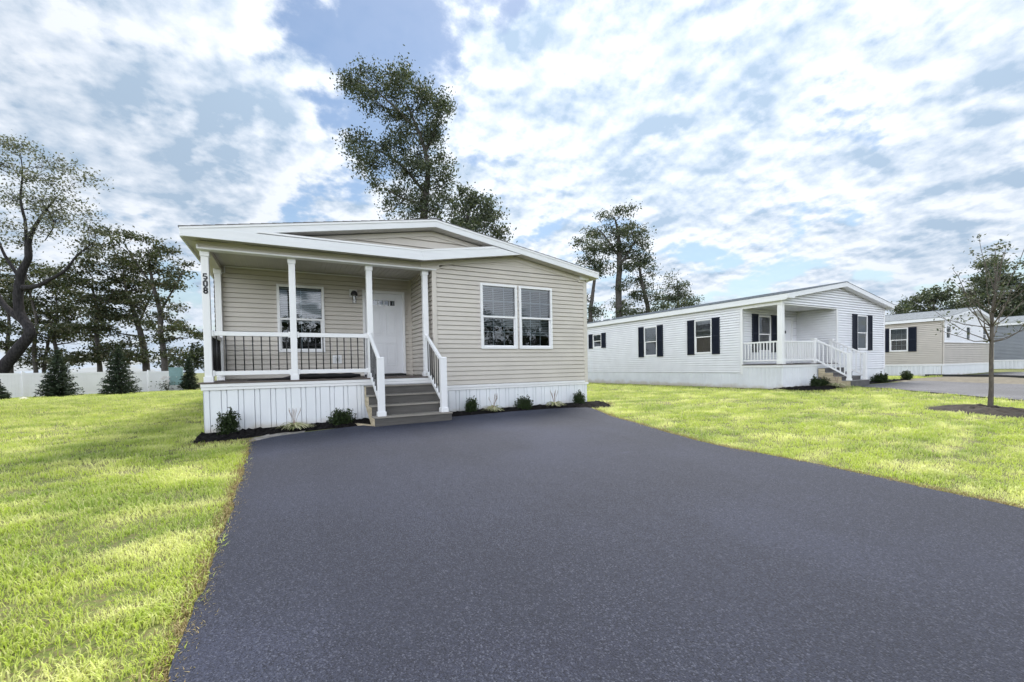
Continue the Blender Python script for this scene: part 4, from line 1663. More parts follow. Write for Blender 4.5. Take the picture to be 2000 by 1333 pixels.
def tan_house():
    H = thouse
    w = (2.62, 3.52, 1.78, 3.22)
    fw = [(35.15, 35.85, 2.44, 3.20), (38.2, 38.9, 2.40, 3.22), (41.0, 41.7, 2.40, 3.22)]
    T0, TW = simple_house(H, X3, Y3, 14.5, 3.55, M['tan'], 4.42, M['shingle_grey'], .94, upper=2.24, side_holes=[(w[0] + .01, w[1] - .01, w[2] + .01, w[3] - .01)])
    m = MB()
    for a, b_, c, d in ((Y3, w[0], .9, 3.6), (w[1], Y3 + 14.4, .9, 3.6), (w[0], w[1], .9, w[2]), (w[0], w[1], w[3], 3.6)):
        m.quad(TW(a, -.055, c), TW(b_, -.055, c), TW(b_, -.055, d), TW(a, -.055, d))
    m.build('wall', M['tan'], H, fix=False)
    window(H, TW, *w, 3, 2, .5)
    for a in (w[0] - .40, w[1] + .02):
        shutter(H, TW, a, a + .38, w[2] - .02, w[3] + .02)
    # enclosed upper front: white boarding between small windows
    we = 4.42 - .17 * W / 2 - .05
    xs = [X3 + .06] + sum([[a, b_] for a, b_, c, d in fw], []) + [X3 + W - .06]
    m = MB()
    for i in range(0, len(xs), 2):
        m.tbox(T0, xs[i], xs[i + 1], -.03, .012, 2.26, we)
    for a, b_, c, d in fw:
        m.tbox(T0, a, b_, -.03, .012, 2.26, c)
        m.tbox(T0, a, b_, -.03, .012, d, we)
    m.prism([(X3 + .06, we + .002), (X3 + W - .06, we + .002), (X3 + W / 2, 4.23)], -.03, .012, T0)
    m.build('gable_wall', M['white_siding'], H)
    for a, b_, c, d in fw:
        window(H, T0, a, b_, c, d, 0, 0, 0, fw=.04)
    m = MB()
    m.tbox(T0, X3 - .01, X3 + W, .0, .06, 2.225, 2.262)
    m.build('ledge', M['white'], H)
    for x in (X3 - .01, X3 + W - .09):
        m = MB()
        m.tbox(T0, x, x + .10, -.02, .02, .98, we)
        m.build('corner_trim', M['tan_trim'], H)


tan_house()
ghouse = thing('mobile_home', 'grey sided mobile home at the right edge, behind the young tree', 'house', (51.4 + 4.13, 2.85 - 6 + 7, .35))
simple_house(ghouse, 51.4, -6.5, 13.8, 3.8, M['grey_siding'], 4.72, M['shingle_grey'], 1.05)
lhouse = thing('mobile_home', 'white roofed mobile home at the left edge, only its eave corner in view', 'house', (-16.9 + 4.13, 8, .1))
simple_house(lhouse, -17.2, .6, 14.2, 3.5, M['white_siding'], 4.02, M['shingle_grey'], .85)
# house across the road behind the viewer, mirrored in the windows
ohouse = thing('mobile_home', 'grey mobile home across the road, mirrored in the beige house windows', 'house', (6, -36, -.3))
simple_house(ohouse, 1.5, -44, 14, 3.2, M['grey_siding'], 3.9, M['shingle'], .5)


# ------------------------------------------------------------------ white vinyl fence
def fence():
    A, B = at(-60, 782, 28.0), at(392, 764, 40.3)
    A[2] = B[2] = 0
    dv = B - A
    ln = np.linalg.norm(dv)
    t = dv / ln
    nv = np.array([-t[1], t[0], 0])
    f = thing('vinyl_fence', 'long white vinyl privacy fence running along the back of the left lawn', 'fence', tuple((A + B) / 2 + np.array([0, 0, -.35])))
    bay = 2.44
    n = int(ln / bay)

    def zt(p):
        return gz(p[0], p[1])

    def slab(m, s0, s1, w, za, zb):
        p, q = A + t * s0, A + t * s1
        m.hexa([(*(p - nv * w)[:2], zt(p) + za), (*(q - nv * w)[:2], zt(q) + za), (*(q + nv * w)[:2], zt(q) + za), (*(p + nv * w)[:2], zt(p) + za)],
               [(*(p - nv * w)[:2], zt(p) + zb), (*(q - nv * w)[:2], zt(q) + zb), (*(q + nv * w)[:2], zt(q) + zb), (*(p + nv * w)[:2], zt(p) + zb)])
    for i in range(n):
        m = MB()
        s0 = i * bay
        k = 14
        for j in range(k):
            a = s0 + .065 + (bay - .13) * j / k
            slab(m, a, a + (bay - .13) / k - .006, .011, .12, 1.66)
        slab(m, s0 + .06, s0 + bay - .06, .024, .02, .16)
        slab(m, s0 + .06, s0 + bay - .06, .024, 1.62, 1.76)
        m.build('fence_panel', M['fence'], f)
    for i in range(n + 1):
        m = MB()
        slab(m, i * bay - .065, i * bay + .065, .065, -.1, 1.84)
        slab(m, i * bay - .078, i * bay + .078, .078, 1.84, 1.87)
        m.build('fence_post', M['fence'], f)


fence()


# ------------------------------------------------------------------ trees
def leaves_arr(C, size, up=.35, aspect=.6, axis=None):
    """flat diamond leaves at centres C"""
    n = len(C)
    a = rng.normal(size=(n, 3))
    if axis is not None:
        a = a * .45 + axis
    a /= np.linalg.norm(a, axis=1)[:, None]
    nr = rng.normal(size=(n, 3))
    nr[:, 2] += up * 3
    s = np.cross(a, nr)
    s /= (np.linalg.norm(s, axis=1)[:, None] + 1e-9)
    l = size * rng.uniform(.6, 1.35, n)[:, None]
    w = l * aspect
    V = np.stack([C - a * l / 2, C + s * w / 2 - a * l * .05, C + a * l / 2, C - s * w / 2 - a * l * .05], 1).reshape(-1, 3)
    Fc = np.arange(4 * n).reshape(n, 4)
    return V, Fc


def curve_pts(p0, p1, n, sag, jit):
    p0, p1 = np.array(p0, float), np.array(p1, float)
    ln = np.linalg.norm(p1 - p0)
    out = []
    for k in range(n + 1):
        t = k / n
        p = p0 + (p1 - p0) * t
        p = p + np.array([0, 0, sag * ln * math.sin(math.pi * t)])
        if 0 < k < n:
            p = p + rng.normal(size=3) * jit * ln
        out.append(p)
    return out


def tree(name, label, cat, trunks, clumps, D, leaf, lsize, bark='bark', per=34, sub=9, spread=.55, group=None, flat=.7, dj=1.0, twig=.02, limb=.07, up=.35, aspect=.6):
    """trunks: [(pixel path, radii)], clumps: [(px,py,rx,ry)] in photo pixels at distance D; the crown gets its own depth"""
    k = D / F_PX
    paths = []
    for path, rads in trunks:
        pts = [at(x, y, D) for x, y, *o in path]
        for p, q in zip(pts, path):
            if len(q) > 2:
                p += _d * q[2]
        paths.append((pts, rads))
    base = paths[0][0][0].copy()
    base[2] = gz(base[0], base[1])
    root = thing(name, label, cat, tuple(base), group)
    tb = MB()
    allp = []
    for i, (pts, rads) in enumerate(paths):
        # refine path with a smooth curve
        P, R_ = [], []
        for j in range(len(pts) - 1):
            q0, q1, q2, q3 = pts[max(j - 1, 0)], pts[j], pts[j + 1], pts[min(j + 2, len(pts) - 1)]
            for s in range(5):
                t = s / 5
                c_ = .5 * (2 * q1 + (q2 - q0) * t + (2 * q0 - 5 * q1 + 4 * q2 - q3) * t * t + (3 * q1 - q0 - 3 * q2 + q3) * t ** 3)
                P.append(c_ + (rng.normal(size=3) * rads[j] * .05 if (j or s) else 0))
                R_.append((rads[j] + (rads[j + 1] - rads[j]) * t) * rng.uniform(.95, 1.05))
        P.append(pts[-1])
        R_.append(rads[-1])
        if i == 0:
            P.insert(0, P[0] - np.array([0, 0, .3]))
            R_.insert(0, R_[0] * 1.25)
        tb.tube(P, R_, 10)
        allp += [(p, r) for p, r in zip(P, R_)]
    AP = np.array([p for p, r in allp])
    AR = np.array([r for p, r in allp])
    Cs = []
    for px, py, rx, ry in clumps:
        c = at(px, py, D) + _d * rng.normal() * dj * (rx + ry) * .5 * k
        rad = np.array([rx * k, rx * k * .9, ry * k])
        # a limb from the trunk to the clump
        low = AP[:, 2] < c[2] + .2
        dist = np.linalg.norm(AP - c, axis=1) + np.where(low, 0, 50) + np.maximum(0, AP[:, 2] - c[2] + .3 * rad[0]) * .5
        j = int(np.argmin(dist))
        r0 = min(limb * (.6 + .4 * rx / 40), AR[j] * .75)
        lp = curve_pts(AP[j], c, 5, rng.uniform(-.08, .08), .04)
        tb.tube(lp, list(np.linspace(r0, r0 * .35, 6)), 6)
        ns = max(3, int(sub * (rx * ry) / 900))
        for _ in range(ns):
            v = rng.normal(size=3)
            v /= np.linalg.norm(v)
            v *= rng.uniform(.25, 1.0) ** .5
            sc = c + v * rad
            q = lp[rng.integers(2, 6)]
            tp = curve_pts(q, sc, 3, rng.uniform(-.1, .1), .07)
            tb.tube(tp, [r0 * .34, r0 * .22, r0 * .15, twig * .4], 4)
            nl = int(per * 1.7 * rng.uniform(.5, 1.5))
            sr = spread * rng.uniform(.6, 1.3)
            Cs.append(sc + rng.normal(size=(nl, 3)) * sr * np.array([1, 1, flat]) * .6)
    tb.build('trunk', M[bark], root, smooth=True, fix=False)
    if Cs:
        Cs = np.concatenate(Cs)
        V, Fc = leaves_arr(Cs, lsize, up=up, aspect=aspect)
        b = MB()
        b.v = V.tolist()
        b.f = [tuple(f) for f in Fc.tolist()]
        b.build('crown', M[leaf], root, fix=False)
    return root


def trees():
    G = 'trees behind the back fence'
    # the big leaning tree at the left edge
    tree('leaning_tree', 'big dark tree at the left edge with a sharply bent trunk and thin airy crown', 'tree',
         [([(-22, 795), (4, 724), (30, 690), (56, 655), (55, 638), (38, 612), (36, 575), (40, 540), (55, 505), (57, 470), (70, 440), (92, 408), (112, 385)], [.50, .43, .39, .34, .33, .32, .30, .27, .22, .17, .12, .07, .03]),
          ([(44, 562), (70, 560), (100, 545), (128, 528), (150, 500), (175, 480)], [.22, .17, .13, .1, .06, .03]),
          ([(52, 500), (50, 440), (40, 390), (44, 340), (40, 300)], [.13, .1, .08, .05, .02]),
          ([(50, 632), (22, 610), (0, 585), (-20, 540), (-40, 500)], [.26, .22, .18, .12, .05]),
          ([(40, 545), (10, 500), (-10, 450), (-20, 400)], [.13, .1, .07, .03]),
          ([(92, 408), (105, 440), (88, 470)], [.06, .05, .03])],
         [(18, 278, 26, 14), (55, 300, 32, 14), (95, 318, 32, 14), (135, 335, 30, 12), (30, 330, 34, 16), (75, 350, 34, 14), (120, 365, 30, 14), (10, 380, 30, 18), (55, 400, 30, 16),
          (105, 400, 36, 16), (150, 400, 26, 14), (10, 440, 34, 16), (130, 435, 36, 16), (165, 445, 28, 14), (90, 455, 26, 14), (-20, 330, 34, 24), (150, 475, 34, 16), (182, 420, 22, 10), (30, 470, 26, 12)],
         34, 'pale', .18, 'dark_bark', per=12, sub=42, spread=.85, flat=.55, limb=.05, twig=.03)
    specs = [
        ('tall dark tree nearest the porch, with flat leaf tiers', 40,
         [([(324, 775), (322, 725), (320, 690), (314, 650), (313, 610), (302, 570), (294, 530), (290, 490)], [.36, .33, .30, .27, .25, .2, .14, .05]),
          ([(313, 610), (330, 580), (350, 545), (362, 520)], [.14, .1, .06, .03]), ([(300, 560), (270, 520), (245, 480)], [.12, .09, .04])],
         [(240, 460, 26, 7), (270, 470, 34, 9), (298, 478, 26, 12), (306, 500, 28, 10), (262, 495, 32, 8), (285, 515, 36, 10), (318, 528, 30, 10), (352, 512, 14, 6), (345, 535, 18, 8), (300, 545, 30, 10), (335, 560, 24, 8),
          (275, 550, 24, 8), (310, 585, 30, 10), (340, 600, 18, 8), (372, 640, 22, 9), (385, 655, 16, 8), (350, 645, 16, 7), (300, 620, 22, 10), (330, 625, 16, 8), (325, 660, 22, 12), (345, 690, 24, 14)]),
        ('dark tree with a leaning grey trunk behind the utility box', 42,
         [([(288, 775), (286, 725), (284, 700), (278, 665), (270, 635), (258, 600), (246, 565), (240, 530)], [.42, .38, .36, .32, .28, .22, .15, .05]), ([(270, 635), (285, 600), (300, 570)], [.15, .1, .04])],
         [(235, 505, 34, 16), (215, 520, 28, 14), (252, 525, 34, 14), (225, 545, 40, 14), (262, 560, 30, 12), (200, 560, 26, 12), (238, 580, 44, 12), (272, 600, 34, 12), (215, 605, 30, 12), (255, 625, 40, 12), (290, 640, 24, 12),
          (235, 650, 30, 12), (270, 670, 30, 14), (255, 700, 40, 16), (300, 700, 30, 16)]),
        ('dark slim tree standing between the two tall spruces', 41,
         [([(197, 775), (195, 725), (193, 690), (188, 650), (190, 610), (182, 570), (180, 540)], [.27, .25, .23, .2, .17, .12, .04]), ([(190, 620), (210, 590), (222, 565)], [.1, .07, .03])],
         [(180, 530, 30, 12), (165, 550, 30, 12), (195, 560, 30, 12), (150, 580, 30, 10), (185, 585, 40, 12), (210, 615, 34, 12), (165, 615, 36, 12), (190, 645, 40, 12), (150, 650, 26, 10), (205, 680, 34, 14), (170, 700, 34, 14)]),
        ('dark many stemmed tree behind the left spruce', 43,
         [([(126, 775), (124, 725), (112, 690), (104, 650), (112, 610), (108, 570)], [.24, .22, .2, .17, .12, .04]), ([(86, 775), (86, 725), (92, 680), (100, 640), (92, 600)], [.2, .18, .16, .12, .04]),
          ([(104, 650), (140, 620), (158, 590)], [.1, .07, .03])],
         [(105, 560, 34, 12), (135, 575, 34, 10), (85, 585, 36, 12), (120, 600, 44, 12), (150, 612, 30, 10), (95, 625, 40, 12), (130, 645, 40, 12), (155, 660, 28, 10), (100, 660, 30, 12), (75, 690, 34, 14), (135, 700, 34, 14)]),
        ('dark tree behind the bent trunk at the far left', 42,
         [([(70, 775), (70, 725), (66, 680), (72, 630), (60, 580), (50, 530)], [.24, .22, .19, .16, .12, .04]), ([(20, 775), (22, 725), (14, 680), (18, 630), (10, 590)], [.24, .22, .2, .15, .05])],
         [(40, 515, 40, 12), (15, 535, 34, 12), (70, 530, 34, 12), (20, 565, 34, 12), (60, 565, 36, 12), (85, 545, 26, 10), (15, 600, 36, 14), (50, 615, 36, 12), (20, 640, 36, 14), (70, 650, 30, 12), (30, 680, 40, 14), (60, 705, 36, 14), (-15, 590, 34, 30)]),
    ]
    for lab, D, tr, cl in specs:
        tr = [(p_, [r_ * .8 for r_ in q_]) for p_, q_ in tr]
        tree('shade_tree', lab, 'tree', tr, cl, D, 'oak', .25, 'bark', per=36, sub=24, spread=.8, group=G, flat=.38, limb=.09, twig=.03)
    # shrubby growth between fence end and porch post
    tree('bushy_tree', 'low bushy tree seen past the porch corner post, above the fence end', 'tree',
         [([(376, 775), (374, 725), (372, 690), (376, 670)], [.16, .14, .1, .04])],
         [(362, 705, 24, 14), (385, 690, 22, 18), (400, 705, 26, 18), (345, 712, 20, 10), (392, 665, 14, 12), (420, 700, 26, 22)], 44, 'green', .26, 'bark', per=36, sub=22, spread=.6, flat=.6)
    # tall tree behind the beige house
    tree('tall_tree', 'tall leafy tree rising behind the ridge of the beige house', 'tree',
         [([(828, 745), (827, 560), (828, 430), (832, 380), (836, 330), (826, 280), (806, 230), (790, 190)], [.42, .38, .33, .28, .22, .16, .10, .04]), ([(832, 380), (790, 330), (750, 300), (715, 290)], [.16, .12, .08, .03]),
          ([(830, 300), (850, 250), (855, 200)], [.14, .1, .03]), ([(826, 400), (780, 385), (750, 365)], [.12, .08, .03]), ([(800, 240), (760, 200), (715, 160)], [.1, .08, .03])],
         [(690, 150, 20, 18), (720, 150, 24, 18), (760, 142, 26, 14), (795, 140, 24, 12), (700, 180, 24, 18), (825, 155, 24, 16), (855, 175, 22, 16), (745, 180, 32, 18), (790, 180, 36, 20), (870, 200, 14, 18), (735, 215, 30, 18), (775, 220, 36, 20), (825, 210, 32, 20),
          (858, 235, 20, 20), (775, 255, 30, 16), (820, 255, 36, 22), (855, 275, 22, 18), (690, 285, 22, 12), (720, 300, 32, 14), (765, 290, 32, 16), (815, 300, 36, 20), (865, 310, 22, 16), (700, 315, 22, 12), (745, 330, 36, 18), (795, 335, 36, 18), (850, 340, 34, 18),
          (735, 360, 24, 12), (785, 370, 36, 18), (835, 375, 34, 18), (870, 362, 26, 14), (760, 395, 24, 12), (815, 405, 40, 16), (860, 405, 36, 16), (800, 425, 40, 10)],
         40, 'green', .22, 'bark', per=38, sub=24, spread=.72, flat=.85, limb=.07)
    tree('tall_tree', 'lower spreading tree behind the right roof slope of the beige house', 'tree',
         [([(905, 745), (905, 600), (908, 480), (912, 430), (920, 400)], [.28, .25, .2, .14, .05]), ([(908, 450), (940, 430), (965, 420)], [.1, .07, .03])],
         [(905, 385, 24, 12), (925, 395, 26, 12), (895, 410, 28, 14), (945, 405, 24, 10), (930, 425, 36, 14), (890, 440, 34, 14), (965, 420, 18, 10), (950, 445, 28, 14), (975, 440, 14, 16), (915, 460, 40, 14), (965, 465, 18, 14)],
         38, 'green', .23, 'bark', per=42, sub=27, spread=.68, flat=.8, limb=.06)
    # trees beyond the white house
    GB = 'trees beyond the white house roof'
    for lab, D, tr, cl in [
        ('tallest tree over the white house roof, with a straight grey trunk', 48,
         [([(1209, 745), (1209, 620), (1208, 560), (1210, 500), (1206, 450), (1200, 425)], [.42, .38, .34, .28, .16, .05]), ([(1210, 520), (1235, 480), (1250, 455)], [.16, .1, .04]), ([(1208, 500), (1180, 460), (1165, 445)], [.14, .09, .03])],
         [(1185, 425, 22, 9), (1210, 425, 22, 10), (1235, 440, 20, 12), (1165, 445, 22, 9), (1195, 455, 28, 12), (1228, 465, 28, 14), (1252, 475, 16, 14), (1150, 465, 16, 6), (1175, 485, 28, 12), (1205, 490, 28, 12), (1240, 500, 26, 14), (1262, 505, 12, 14), (1190, 520, 22, 10), (1225, 525, 22, 10),
          (1215, 560, 14, 10), (1230, 590, 20, 12), (1222, 612, 26, 10)]),
        ('slim tree beside the right eave of the beige house', 46,
         [([(1152, 745), (1153, 620), (1157, 580), (1162, 530), (1160, 490)], [.26, .24, .2, .14, .05])],
         [(1140, 470, 18, 6), (1155, 490, 20, 8), (1142, 508, 18, 7), (1168, 515, 16, 10), (1155, 535, 20, 10), (1148, 580, 14, 14), (1160, 610, 18, 12), (1150, 632, 20, 10)]),
        ('leaning twisted tree right of the straight grey trunk', 50,
         [([(1268, 745), (1266, 615), (1260, 580), (1252, 545), (1248, 510)], [.30, .27, .24, .18, .06]), ([(1258, 570), (1240, 570), (1232, 585)], [.1, .07, .03])],
         [(1255, 515, 20, 12), (1268, 535, 12, 10), (1245, 545, 14, 10), (1268, 560, 14, 12), (1250, 580, 20, 10), (1276, 590, 14, 12), (1255, 610, 22, 12), (1285, 610, 20, 8)]),
        ('smaller round crowned tree right of the leaning one, above the white roof', 55,
         [([(1324, 745), (1324, 620), (1325, 580), (1322, 545)], [.24, .2, .14, .04])],
         [(1320, 540, 12, 8), (1325, 558, 18, 10), (1300, 560, 10, 8), (1340, 575, 18, 10), (1318, 580, 22, 12), (1298, 585, 14, 12), (1345, 592, 14, 10), (1320, 602, 34, 10), (1295, 606, 20, 8)]),
    ]:
        tree('shade_tree', lab, 'tree', tr, cl, D, 'green' if D > 45 else 'oak', .23, 'bark', per=40, sub=36, spread=.74, group=GB, flat=.6, limb=.08)
    # tree line past the tan house
    GC = 'trees past the tan house'
    for lab, cl in [
        ('small far tree just right of the white house gable', [(1745, 606, 14, 6), (1755, 612, 12, 6), (1738, 615, 10, 5)]),
        ('round dark tree above the tan house roof', [(1805, 585, 24, 12), (1785, 595, 20, 12), (1830, 575, 30, 14), (1850, 585, 26, 14), (1815, 605, 44, 12), (1860, 600, 30, 14)]),
        ('big dark tree crown directly behind the young tree', [(1945, 510, 22, 10), (1925, 525, 26, 12), (1965, 525, 24, 12), (1910, 550, 30, 14), (1950, 550, 34, 16), (1980, 555, 26, 16), (1895, 575, 30, 14), (1935, 580, 36, 16), (1975, 585, 30, 16), (1905, 605, 36, 14), (1955, 610, 36, 16)]),
        ('dark tree at the right edge over the grey roof', [(2005, 560, 26, 18), (1992, 590, 26, 16), (2015, 600, 30, 18), (1990, 620, 30, 14), (2030, 580, 30, 24), (2005, 632, 34, 12)]),
    ]:
        mx = sum(c[0] for c in cl) / len(cl)
        top = min(c[1] for c in cl)
        tree('far_tree', lab, 'tree', [([(mx, 712), (mx + 1, 660), (mx - 1, 620), (mx, top + 8)], [.4, .35, .26, .06])], cl, 76, 'green', .42, 'bark', per=34, sub=34, spread=.9, group=GC, flat=.7, limb=.12, twig=.05)
    # trees across the road, seen only as reflections
    for i, (x, y, h, r) in enumerate([(-22, -52, 10, 5), (-8, -56, 11, 5.5), (3, -54, 9, 5), (12, -50, 8, 4.5), (21, -54, 9, 4.5), (29, -58, 12, 6), (36, -52, 8, 5), (44, -52, 11, 5), (54, -56, 9, 6)]):
        b0 = np.array([x, y, gz(x, y)])
        root = thing('shade_tree', 'leafy tree standing across the road, behind the viewer', 'tree', tuple(b0), 'trees across the road')
        m = MB()
        m.tube([b0 - (0, 0, .2), b0 + (0, 0, h * .4), b0 + (.2, .1, h * .8)], [.35, .28, .08], 8)
        for _ in range(7):
            e = b0 + rng.normal(size=3) * np.array([r, r, .8]) * .5 + (0, 0, h * .75)
            m.tube(curve_pts(b0 + (0, 0, h * .4), e, 3, .05, .05), [.12, .09, .06, .03], 5)
        m.build('trunk', M['bark'], root, smooth=True, fix=False)
        sc = rng.normal(size=(130, 3))
        sc = sc / np.linalg.norm(sc, axis=1)[:, None] * rng.uniform(.3, 1, (130, 1)) ** .5 * np.array([r, r, h * .44]) + b0 + (0, 0, h * .56)
        C_ = np.concatenate([s + rng.normal(size=(26, 3)) * .45 for s in sc])
        V, Fc = leaves_arr(C_, .5)
        b = MB()
        b.v, b.f = V.tolist(), [tuple(f) for f in Fc.tolist()]
        b.build('crown', M['green'], root, fix=False)


trees()


def young_tree():
    base = np.array([15.1, -5.6, gz(15.1, -5.6)])
    D = float((base - CAM) @ _d)
    root = thing('young_tree', 'young tree with slender grey trunk and sparse leaves in a brown mulch ring', 'tree', tuple(base))
    m = MB()
    P = [base + (0, 0, -.1), base + (0, 0, .05)] + [at(x, y, D) for x, y in ((1936, 760), (1936, 700), (1937, 650), (1938, 610), (1945, 560), (1950, 510))]
    m.tube(P, [.064, .052, .04, .036, .033, .027, .016, .006], 10)
    fork = [at(1936, 668, D), at(1937, 640, D), at(1938, 612, D), at(1942, 575, D)]
    ends = [(0, 1842, 540, -.3), (0, 1852, 600, .4), (0, 1856, 575, -.5), (1, 1868, 545, .3), (1, 1872, 610, .5), (1, 1885, 520, -.4), (1, 1903, 512, .5), (0, 2005, 620, -.4), (0, 2010, 585, .5), (1, 1998, 560, .2), (2, 1922, 500, -.4),
            (2, 1908, 540, .5), (2, 1975, 470, .3), (2, 1990, 450, -.3), (3, 1962, 480, .2), (3, 1935, 490, -.3), (2, 2006, 500, .5), (1, 2012, 540, -.5), (0, 1880, 640, .5), (3, 1950, 455, .4), (0, 1960, 640, -.6), (0, 2000, 640, .6),
            (1, 1925, 560, -.7), (2, 1968, 540, -.7), (2, 1900, 570, -.6)]
    Cs = []
    for f, x, y, dd in ends:
        e = at(x, y, D) + _d * dd
        p0 = fork[f]
        mid = p0 + (e - p0) * .45 + np.array([0, 0, -.10]) + _R * .03 * np.sign(x - 1937)
        pts = []
        for t in np.linspace(0, 1, 7):
            pts.append((1 - t) ** 2 * p0 + 2 * t * (1 - t) * mid + t * t * e + rng.normal(size=3) * .012)
        m.tube(pts, list(np.linspace(.012, .0035, 7)), 6)
        topness = 1.2 if y < 500 else .5
        for t in rng.uniform(.45, 1.0, 3):
            q = pts[int(t * 6)]
            e2 = q + np.array([rng.normal() * .16, rng.normal() * .16, abs(rng.normal()) * .2])
            m.tube([q, (q + e2) / 2 + rng.normal(size=3) * .02, e2], [.0045, .0035, .002], 4)
            n = int(11 * topness * rng.uniform(.4, 1.4))
            Cs.append(e2 + rng.normal(size=(n, 3)) * .07)
        n = int(16 * topness)
        Cs.append(pts[-1] + rng.normal(size=(n, 3)) * np.array([.07, .07, .05]))
    m.build('trunk', M['young_bark'], root, smooth=True, fix=False)
    C_ = np.concatenate(Cs)
    V, Fc = leaves_arr(C_, .075, up=.1, aspect=.5)
    b = MB()
    b.v, b.f = V.tolist(), [tuple(f) for f in Fc.tolist()]
    b.build('crown', M['young'], root, fix=False)


young_tree()


def spruce(px, ybase, D, h, r, label):
    base = at(px, ybase, D)
    base[2] = gz(base[0], base[1])
    root = thing('spruce', label, 'tree', tuple(base), 'spruces along the fence')
    m = MB()
    m.tube([base - (0, 0, .1), base + (0, 0, h * .95)], [.07, .012], 7)
    Vs, n0 = [], 0
    cs, ax = [], []
    z = .12
    while z < h:
        t = z / h
        rr = r * (1 - t) ** .85 * rng.uniform(.85, 1.1) + .03
        nb = max(5, int(15 * (1 - t) + 5))
        for j in range(nb):
            a = rng.uniform(0, 2 * math.pi)
            ln = rr * rng.uniform(.7, 1.15)
            dirv = np.array([math.cos(a), math.sin(a), rng.uniform(-.15, .12)])
            p0 = base + (0, 0, z + rng.normal() * .04)
            p1 = p0 + dirv * ln + np.array([0, 0, .10 * ln])
            if j % 2 == 0:
                m.tube([p0, (p0 + p1) / 2 - (0, 0, .05 * ln), p1], [.014, .010, .004], 4)
            k = int(16 * ln + 5)
            for s in rng.uniform(.2, 1.05, k):
                c = p0 + (p1 - p0) * s + rng.normal(size=3) * .05 * (1.1 - s * .5) - np.array([0, 0, .05 * ln * math.sin(math.pi * min(s, 1))])
                cs.append(c)
                ax.append(dirv * 1.0 + np.array([0, 0, -.25]))
        z += .085 if h > 2 else .07
    m.build('trunk', M['bark'], root, smooth=True, fix=False)
    V, Fc = leaves_arr(np.array(cs), .17, up=.3, aspect=.32, axis=np.array(ax))
    b = MB()
    b.v, b.f = V.tolist(), [tuple(f) for f in Fc.tolist()]
    b.build('crown', M['spruce'], root, fix=False)


spruce(116, 776, 29.5, 3.25, 1.12, 'leftmost full dark spruce in front of the white fence')
spruce(235, 771, 30.5, 3.4, 1.15, 'dark spruce in the middle of the white fence')
spruce(371, 764, 36, 2.9, .75, 'narrow dark spruce right beside the green utility box')
spruce(-8, 784, 27.0, 1.5, .72, 'small spruce cut off by the left edge, before the fence')


# ------------------------------------------------------------------ utility box and white flowers at the fence
ub = at(345, 763, 37)
ub[2] = gz(ub[0], ub[1])
u = thing('utility_box', 'teal metal utility box on a grey stand in front of the white fence', 'utility box', tuple(ub))
x, y, z = ub
m = MB()
m.box(x - .50, x + .50, y - .35, y + .35, z - .05, z + .50)
m.box(x - .42, x - .34, y - .36, y - .34, z + .02, z + .44)
m.box(x + .34, x + .42, y - .36, y - .34, z + .02, z + .44)
m.build('stand', M['grey'], u, bevel=.02)
m = MB()
m.box(x - .44, x + .46, y - .30, y + .30, z + .503, z + 1.98)
m.box(x - .47, x + .49, y - .33, y + .33, z + 1.981, z + 2.03)
cb = m.build('cabinet', M['teal'], u, bevel=.015)
m = MB()
m.box(x - .40, x + .42, y - .318, y - .302, z + .56, z + 1.90)
m.box(x + .30, x + .34, y - .34, y - .319, z + 1.15, z + 1.35)
m.build('cabinet_door', M['teal'], cb)
fb = at(326, 762, 36.5)
fb[2] = gz(fb[0], fb[1])
fl = thing('flowering_shrub', 'white flowering shrub at the left of the teal utility box', 'shrub', tuple(fb))
m = MB()
for _ in range(14):
    e = fb + np.array([rng.normal() * .35, rng.normal() * .25, rng.uniform(.5, 1.2)])
    m.tube(curve_pts(fb, e, 3, .05, .05), [.014, .01, .008, .004], 4)
m.build('stem', M['bark'], fl, fix=False)
C_ = fb + np.stack([rng.normal(size=260) * .36, rng.normal(size=260) * .25, rng.uniform(.1, .9, 260)], 1)
V, Fc = leaves_arr(C_, .12)
b = MB()
b.v, b.f = V.tolist(), [tuple(f) for f in Fc.tolist()]
b.build('foliage', M['green'], fl, fix=False)
cc = [fb + np.array([rng.normal() * .28, rng.normal() * .22, rng.uniform(.7, 1.3)]) for _ in range(13)]
C_ = np.concatenate([c + rng.normal(size=(40, 3)) * .06 for c in cc])
V, Fc = leaves_arr(C_, .07, aspect=.9)
b = MB()
b.v, b.f = V.tolist(), [tuple(f) for f in Fc.tolist()]
b.build('blossoms', M['flower'], fl, fix=False)
m = MB()
sp = at(50, 781, 27)
sp[2] = gz(sp[0], sp[1])
n = 9
m.tube([sp + (0, 0, -.03), sp + (0, 0, .05), sp + (.02, 0, .09)], [.28, .26, .12], n)
tag(m.build('flat_stone', M['stone'], loc=tuple(sp)), 'flat pale stone on the lawn before the left spruce', 'stone')


